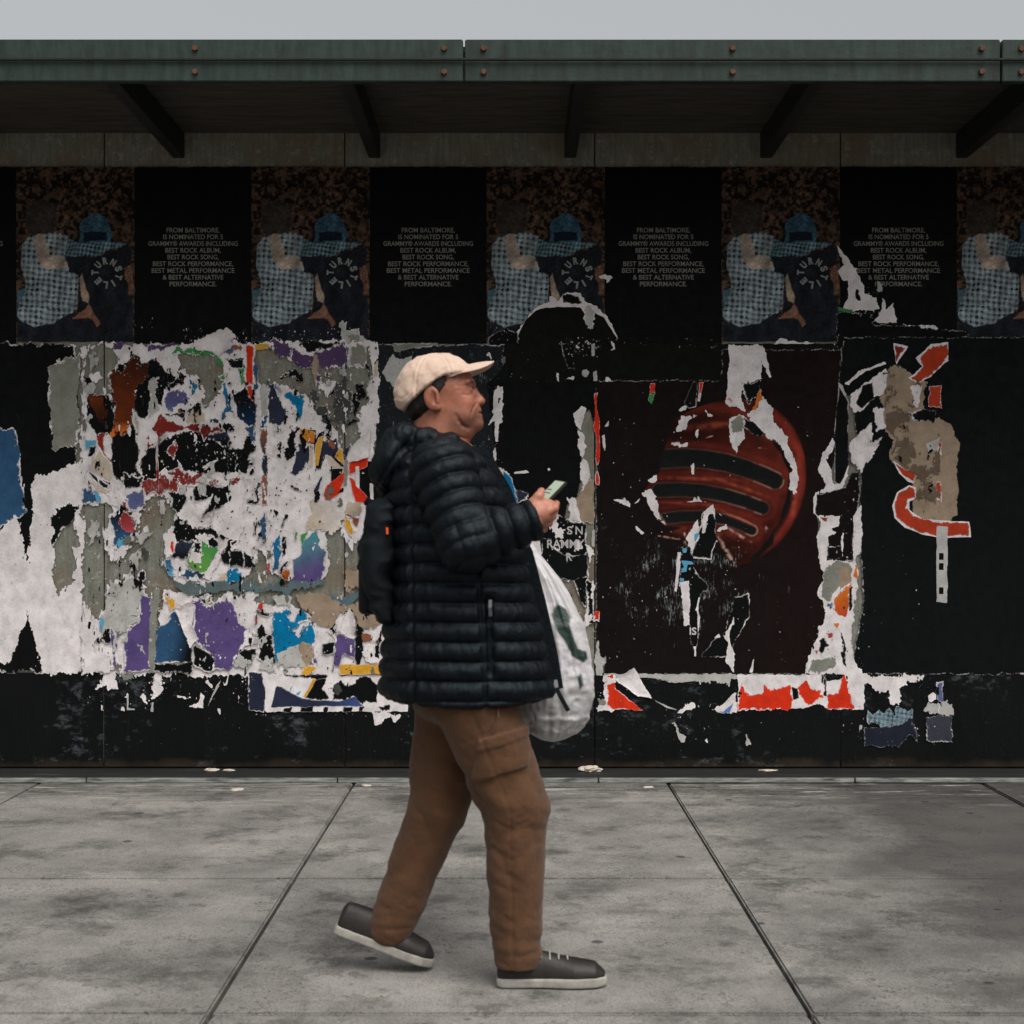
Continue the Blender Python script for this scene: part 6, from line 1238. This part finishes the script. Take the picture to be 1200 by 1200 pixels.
low = np.clip((pyv - 1050) / 60, 0, 1); disp += low * 0.008 * (np.abs(n3(x * 9, y * 9, z * 34, 35)) - .3)
def leg_off(A_, B_): t_ = np.clip((z - A_[2]) / (B_[2] - A_[2]), 0, 1); return x - (A_[0] + t_ * (B_[0] - A_[0]))
for A_, B_, m_ in ((HN, KN, z > KN[2]), (KN, AN, z <= KN[2])):
    disp -= np.where(m_ & (y < 4.22), 0.003 * np.exp(-((leg_off(A_, B_) + .012) / .0035) ** 2), 0)
v = smooth_mesh(v + nn * disp[:, None], q_, 1, .4)
trousers = obj('trousers', make_mesh('trousers', v, [q_], True), M_TROU, person)
obj('drawstring', tube([P(582, 818, 4.145), P(584, 838, 4.125), P(580, 848, 4.12), P(577, 858, 4.118)], .0028), M_TROU, person)
# --- shoes ---------------------------------------------------------------------
def make_shoe(heel, toe, Yc):
    e = toe - heel; L = np.linalg.norm(e); e = e / L; up = np.array([-e[2], 0, e[0]])
    def loc(X, Y, Z):
        a = (X - heel[0]) * e[0] + (Z - heel[2]) * e[2]; b = (X - heel[0]) * up[0] + (Z - heel[2]) * up[2]; return a, b, Y - Yc
    def w_of(a): return np.interp(a / L, [-.1, 0, .15, .4, .7, .9, 1.05], [.02, .034, .038, .038, .050, .042, .012])
    def upper(X, Y, Z):
        a, b, c = loc(X, Y, Z); hgt = np.interp(a / L, [-.1, 0, .12, .35, .6, .9, 1.02], [.055, .085, .088, .088, .070, .054, .02])
        d = (np.sqrt((c / w_of(a)) ** 2 + (np.maximum(b - .028, 0) / (hgt - .02)) ** 2) - 1) * .035
        return smax(smax(d, .022 - b, .004), np.maximum(-a - .012, a - L), .012)
    def sole(X, Y, Z):
        a, b, c = loc(X, Y, Z); d = np.abs(c) - w_of(a) - .004
        return smax(smax(d, np.abs(b - .013) - .013, .004), np.maximum(-a - .016, a - L - .004), .012)
    lo = np.minimum(heel, toe) - [.06, 0, .06]; hi = np.maximum(heel, toe) + [.06, 0, .17]; lo[1] = Yc - .07; hi[1] = Yc + .07
    v, q_ = surfnet(upper, lo, hi, .004); u = obj('shoe', make_mesh('shoe', v, [q_], True), M_SHOE, person)
    v, q_ = surfnet(sole, lo, hi, .004); obj('sole', make_mesh('sole', v, [q_], True), M_SOLE, u)
    for i in range(4):
        t = .38 + .085 * i; p = heel + e * L * t
        hgt = np.interp(t, [.12, .35, .6, .9], [.088, .088, .070, .054]) + .009
        arc = [p + up * (hgt - .018 * (s / .028) ** 2) + np.array([0, s + (Yc - p[1]), 0]) for s in np.linspace(-.026, .026, 7)]
        obj('lace', tube(arc, .0026, 6), M_SOLE, u)
heel_n = np.array([P(588, 0, 4.25)[0], 4.25, .0025]); make_shoe(heel_n, heel_n + np.array([.285, 0, 0.004]), 4.25)
toe_f = np.array([P(505, 0, 4.40)[0], 4.40, .012]); make_shoe(toe_f + np.array([-.262, 0, .095]), toe_f, 4.40)
# ================================================================== what the person carries
M_PHONE = plain('phone_case', (34, 38, 30), 0.4, 0.2, 60); M_SCREEN, nt, b, N, L = nodes('phone_screen')
b.inputs['Base Color'].default_value = (*lin((30, 32, 34)), 1); b.inputs['Roughness'].default_value = 0.2
b.inputs['Emission Color'].default_value = (*lin((205, 216, 190)), 1); b.inputs['Emission Strength'].default_value = 0.62
phone = thing('phone', 'phone with a pale lit screen held in the hand of the walking person', 'phone', loc=tuple(PH_C))
def obox(c, hx, hy, hz, bev):
    bm = bmesh.new(); bmesh.ops.create_cube(bm, size=1)
    for w_ in bm.verts: w_.co = Vector((w_.co.x * hx * 2, w_.co.y * hy * 2, w_.co.z * hz * 2))
    bmesh.ops.bevel(bm, geom=bm.edges[:], offset=bev, segments=3, affect='EDGES')
    Mx = Matrix(((PL[0], PW[0], PN[0]), (PL[1], PW[1], PN[1]), (PL[2], PW[2], PN[2])))
    for w_ in bm.verts: w_.co = Mx @ w_.co + Vector(c)
    me = bpy.data.meshes.new('phone'); bm.to_mesh(me); bm.free(); return me
pc = PH_C + PL * 0.0 + PN * .004
put('case', obox(pc, .066, .035, .0048, .0035), M_PHONE, phone)
put('screen', obox(pc + PN * .0046, .061, .031, .0008, .0005), M_SCREEN, phone)
for k, (a, w_) in enumerate(((.028, .016), (.016, .020), (.004, .012))):
    put('screen_text', obox(pc + PN * .0058 + PL * a + PW * (.028 - w_), .0016, w_ * .9, .0002, .0001), M_PHONE, phone)
# plastic carrier bag hanging from the far hand
def bag_mesh():
    BP = [626, 650, 675, 700, 730, 760, 790, 815, 840, 856, 866, 869]
    BL = [604, 605, 604, 602, 600, 599, 600, 604, 612, 622, 634, 645]
    BR = [616, 632, 650, 665, 678, 686, 690, 691, 686, 674, 660, 650]
    BT = [.014, .026, .045, .062, .075, .085, .09, .09, .085, .065, .035, .008]
    ny, na = 130, 160; Yb = 4.50; V = []
    pys = np.linspace(626, 869, ny); a = np.arange(na) * 2 * np.pi / na
    for p in pys:
        l, r, t = np.interp(p, BP, BL), np.interp(p, BP, BR), np.interp(p, BP, BT)
        c, hw = (l + r) / 2, (r - l) / 2
        ca, sa = np.cos(a), np.sin(a)
        px = c + hw * np.sign(ca) * np.abs(ca) ** .85; yy = Yb + t * np.sign(sa) * np.abs(sa) ** .85
        V.append(np.stack([(px - 600) * Yb / F_PX, yy, np.full(na, CAM_H - (p - HZ) * Yb / F_PX)], 1))
    V = np.array(V); A = np.tile(a, (ny, 1)); PY = np.tile(pys[:, None], (1, na))
    cx, sx = np.cos(A), np.sin(A)
    # pulled folds running down from the handles, crumples lower down
    fold = ridge(n3(cx * 3.2 + 5, sx * 3.2, PY / 130, 41)) * .012 + ridge(n3(cx * 8, sx * 8, PY / 70, 42)) * .006
    crum = ridge(n3(V[..., 0] * 22, V[..., 1] * 22, V[..., 2] * 22, 43)) * .006 + ridge(n3(V[..., 0] * 55, V[..., 1] * 55, V[..., 2] * 50, 44)) * .003
    lowf = np.clip((PY - 740) / 90, 0, 1); fade = np.clip((PY - 640) / 40, .2, 1) * np.clip((869 - PY) / 12, 0, 1)
    d = (fold * (1 - .5 * lowf) + crum * (.25 + lowf)) * fade
    ctr = V.mean(1, keepdims=True); dirn = V - ctr; dirn /= np.linalg.norm(dirn, axis=2, keepdims=True) + 1e-6
    V = V + dirn * d[..., None]
    idx = np.arange(ny * na).reshape(ny, na); n2_ = np.roll(idx, -1, 1)
    q_ = np.stack([idx[:-1], n2_[:-1], n2_[1:], idx[1:]], -1).reshape(-1, 4)
    me = make_mesh('bag', V.reshape(-1, 3), [q_, np.array([idx[-1][::-1]])], True)
    vx, vy, vz = V.reshape(-1, 3).T; px = 600 + vx * F_PX / Yb; py = HZ + (CAM_H - vz) * F_PX / Yb
    col = np.tile(lin((186, 183, 184)), (len(vx), 1))
    for s_ in ('645,718 652,706 662,712 668,722 666,730 672,748 676,758 686,762 688,770 676,766 666,760 660,748 652,738', '668,760 684,765 688,772 682,774 668,766', '675,790 680,786 682,800 678,806'):
        m = soft(sdpoly(px, py, pts('Z', s_)), 1.5) * (vy < Yb + .02)
        col = col * (1 - m[:, None]) + lin((6, 40, 28)) * m[:, None]
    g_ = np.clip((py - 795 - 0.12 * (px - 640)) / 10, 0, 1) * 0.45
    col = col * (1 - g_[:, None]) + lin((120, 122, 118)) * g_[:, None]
    set_col(me, col); return me
M_BAG, nt, b, N, L = nodes('white_plastic_film')
at = N('ShaderNodeAttribute'); at.attribute_name = 'Col'; L(at.outputs['Color'], b.inputs['Base Color'])
b.inputs['Roughness'].default_value = 0.38; b.inputs['Specular IOR Level'].default_value = 0.5
b.inputs['Transmission Weight'].default_value = 0.10; b.inputs['Subsurface Weight'].default_value = 0.15; b.inputs['Subsurface Radius'].default_value = (.02, .02, .02)
bump(nt, b, noise(nt, 70, 4).outputs['Fac'], 0.5, 0.004)
bag = thing('carrier_bag', 'white plastic carrier bag with dark green print hanging from the person\'s far hand', 'bag', loc=tuple(P(650, 869, 4.5)))
put('bag_body', bag_mesh(), M_BAG, bag)
for dx in (-.012, .014):
    hm = tube([P(610, 632, 4.5) + [dx * .6, dx, 0], P(609, 624, 4.51) + [dx * .4, dx * .6, 0], P(608, 618, 4.52) + [dx * .3, dx * .2, -.004], P(607, 624, 4.545) + [dx * .3, dx * .3, 0], P(609, 632, 4.53) + [dx * .5, 0, 0]], .0065)
    set_col(hm, lin((186, 183, 184))); put('handle', hm, M_BAG, bag)
# backpack
def pack_f(X, Y, Z):
    py = HZ + (CAM_H - Z) * F_PX / D
    l = np.interp(py, [588, 598, 615, 640, 665, 690, 710, 726, 734], [444, 436, 430, 427, 428, 431, 437, 447, 458])
    x0 = (l - 600) * D / F_PX; x1 = (470 - 600) * D / F_PX
    c, h_ = (x0 + x1) / 2, (x1 - x0) / 2
    r = ((np.abs(X - c) / h_) ** 3 + (np.abs(Y - D - .01) / .155) ** 3) ** (1 / 3)
    d = (r - 1) * .05
    return smax(d, np.maximum(588 - py, py - 731) * D / F_PX, .02)
v, q_ = surfnet(pack_f, P(412, 742, D) - [0, .2, 0], P(478, 578, D) + [0, .2, 0], .005)
nn = vnormals(v, q_); x, y, z = v.T
v = v + nn * (0.009 * n3(x * 16, y * 16, z * 12, 51) + .009 * ridge(n3(x * 12, y * 9, z * 16, 52)) + .005 * ridge(n3(x * 30, y * 20, z * 34, 53)))[:, None]
pack = thing('backpack', 'soft black backpack worn on the back of the walking person', 'backpack', loc=tuple(P(445, 731, D)))
put('pack_body', make_mesh('pack_body', v, [q_], True), M_PACK, pack)
pk = lambda px, py, dy: P(px, py, D + dy) 
put('front_pocket', (lambda vq: make_mesh('pocket', vq[0], [vq[1]], True))(surfnet(lambda X, Y, Z: smax(((np.abs(X - P(434, 0, D)[0]) / .03) ** 3 + (np.abs(Y - D - .01) / .11) ** 3) ** (1 / 3) * .03 - .03, np.abs(Z - P(0, 688, D)[2]) - .075, .02), P(415, 735, D) - [0, .16, 0], P(455, 640, D) + [0, .16, 0], .005)), M_PACK, pack)
put('carry_handle', tube([pk(440, 592, .03), pk(431, 585, .02), pk(429, 590, 0), pk(431, 586, -.03), pk(440, 593, -.045)], .007), M_PACK, pack)
put('zip_cord', tube([pk(424, 655, -.12), pk(419, 664, -.125), pk(420, 668, -.125)], .003), M_PACK, pack)
put('orange_tag', ribbon([pk(453.5, 618, -.152), pk(454, 626, -.153)], .006, .003, (1, 0, 0)), plain('orange_tape', (226, 84, 36), .7, .1), pack)
put('shoulder_strap', ribbon([pk(452, 600, .10), pk(466, 570, .13), pk(490, 528, .16), pk(540, 545, .18), pk(575, 590, .17)], .04, .012, (0, 1, 0)), M_PACK, pack)
# ------------------------------------------------------------------ litter along the foot of the wall
M_LIT = plain('crumpled_litter_paper', (206, 194, 180), .8, .2, 30, .5, 60)
def litter(px, py, w, h, d, label, z0):
    rng = random.Random(int(px * 7 + py)); bm = bmesh.new(); bmesh.ops.create_icosphere(bm, subdivisions=3, radius=1)
    Yl = 1.25 * F_PX / (py - HZ) if z0 == 0 else 7.9
    c = Vector(((px - 600) * Yl / F_PX, Yl, z0))
    cs = np.array([q.co[:] for q in bm.verts]); n_ = 1 + .35 * n3(cs[:, 0] * 2.2 + px, cs[:, 1] * 2.2, cs[:, 2] * 2.2, 3) + .2 * n3(cs[:, 0] * 5 + px, cs[:, 1] * 5, cs[:, 2] * 5, 4)
    for q, k in zip(bm.verts, n_): q.co = Vector((q.co.x * w * k, q.co.y * d * k, max(-.5, q.co.z) * h * k + h * .52)) + c
    me = bpy.data.meshes.new('litter'); bm.to_mesh(me); bm.free()
    tag(obj('paper_litter', me, M_LIT), label, 'litter')
litter(692, 904, .055, .016, .03, 'crumpled pale paper lying on the sill by the carrier bag', .0215)
litter(248, 906, .035, .010, .02, 'small crumpled white paper scrap on the sill below the violet heart-shaped tear', .0215)
litter(268, 914, .03, .006, .02, 'flat white paper shred on the sill near a small crumpled scrap', .0215)
litter(278, 926, .03, .005, .03, 'flat white paper flake lying on the open pavement', 0)
litter(430, 921, .022, .004, .02, 'small pale paper fleck on the pavement behind the trouser leg', 0)
litter(760, 923, .026, .004, .02, 'small pale paper fleck on the pavement below the red paper wedge', 0)
litter(900, 903, .05, .005, .02, 'thin pale paper shred on the sill below the big red poster end', .0215)
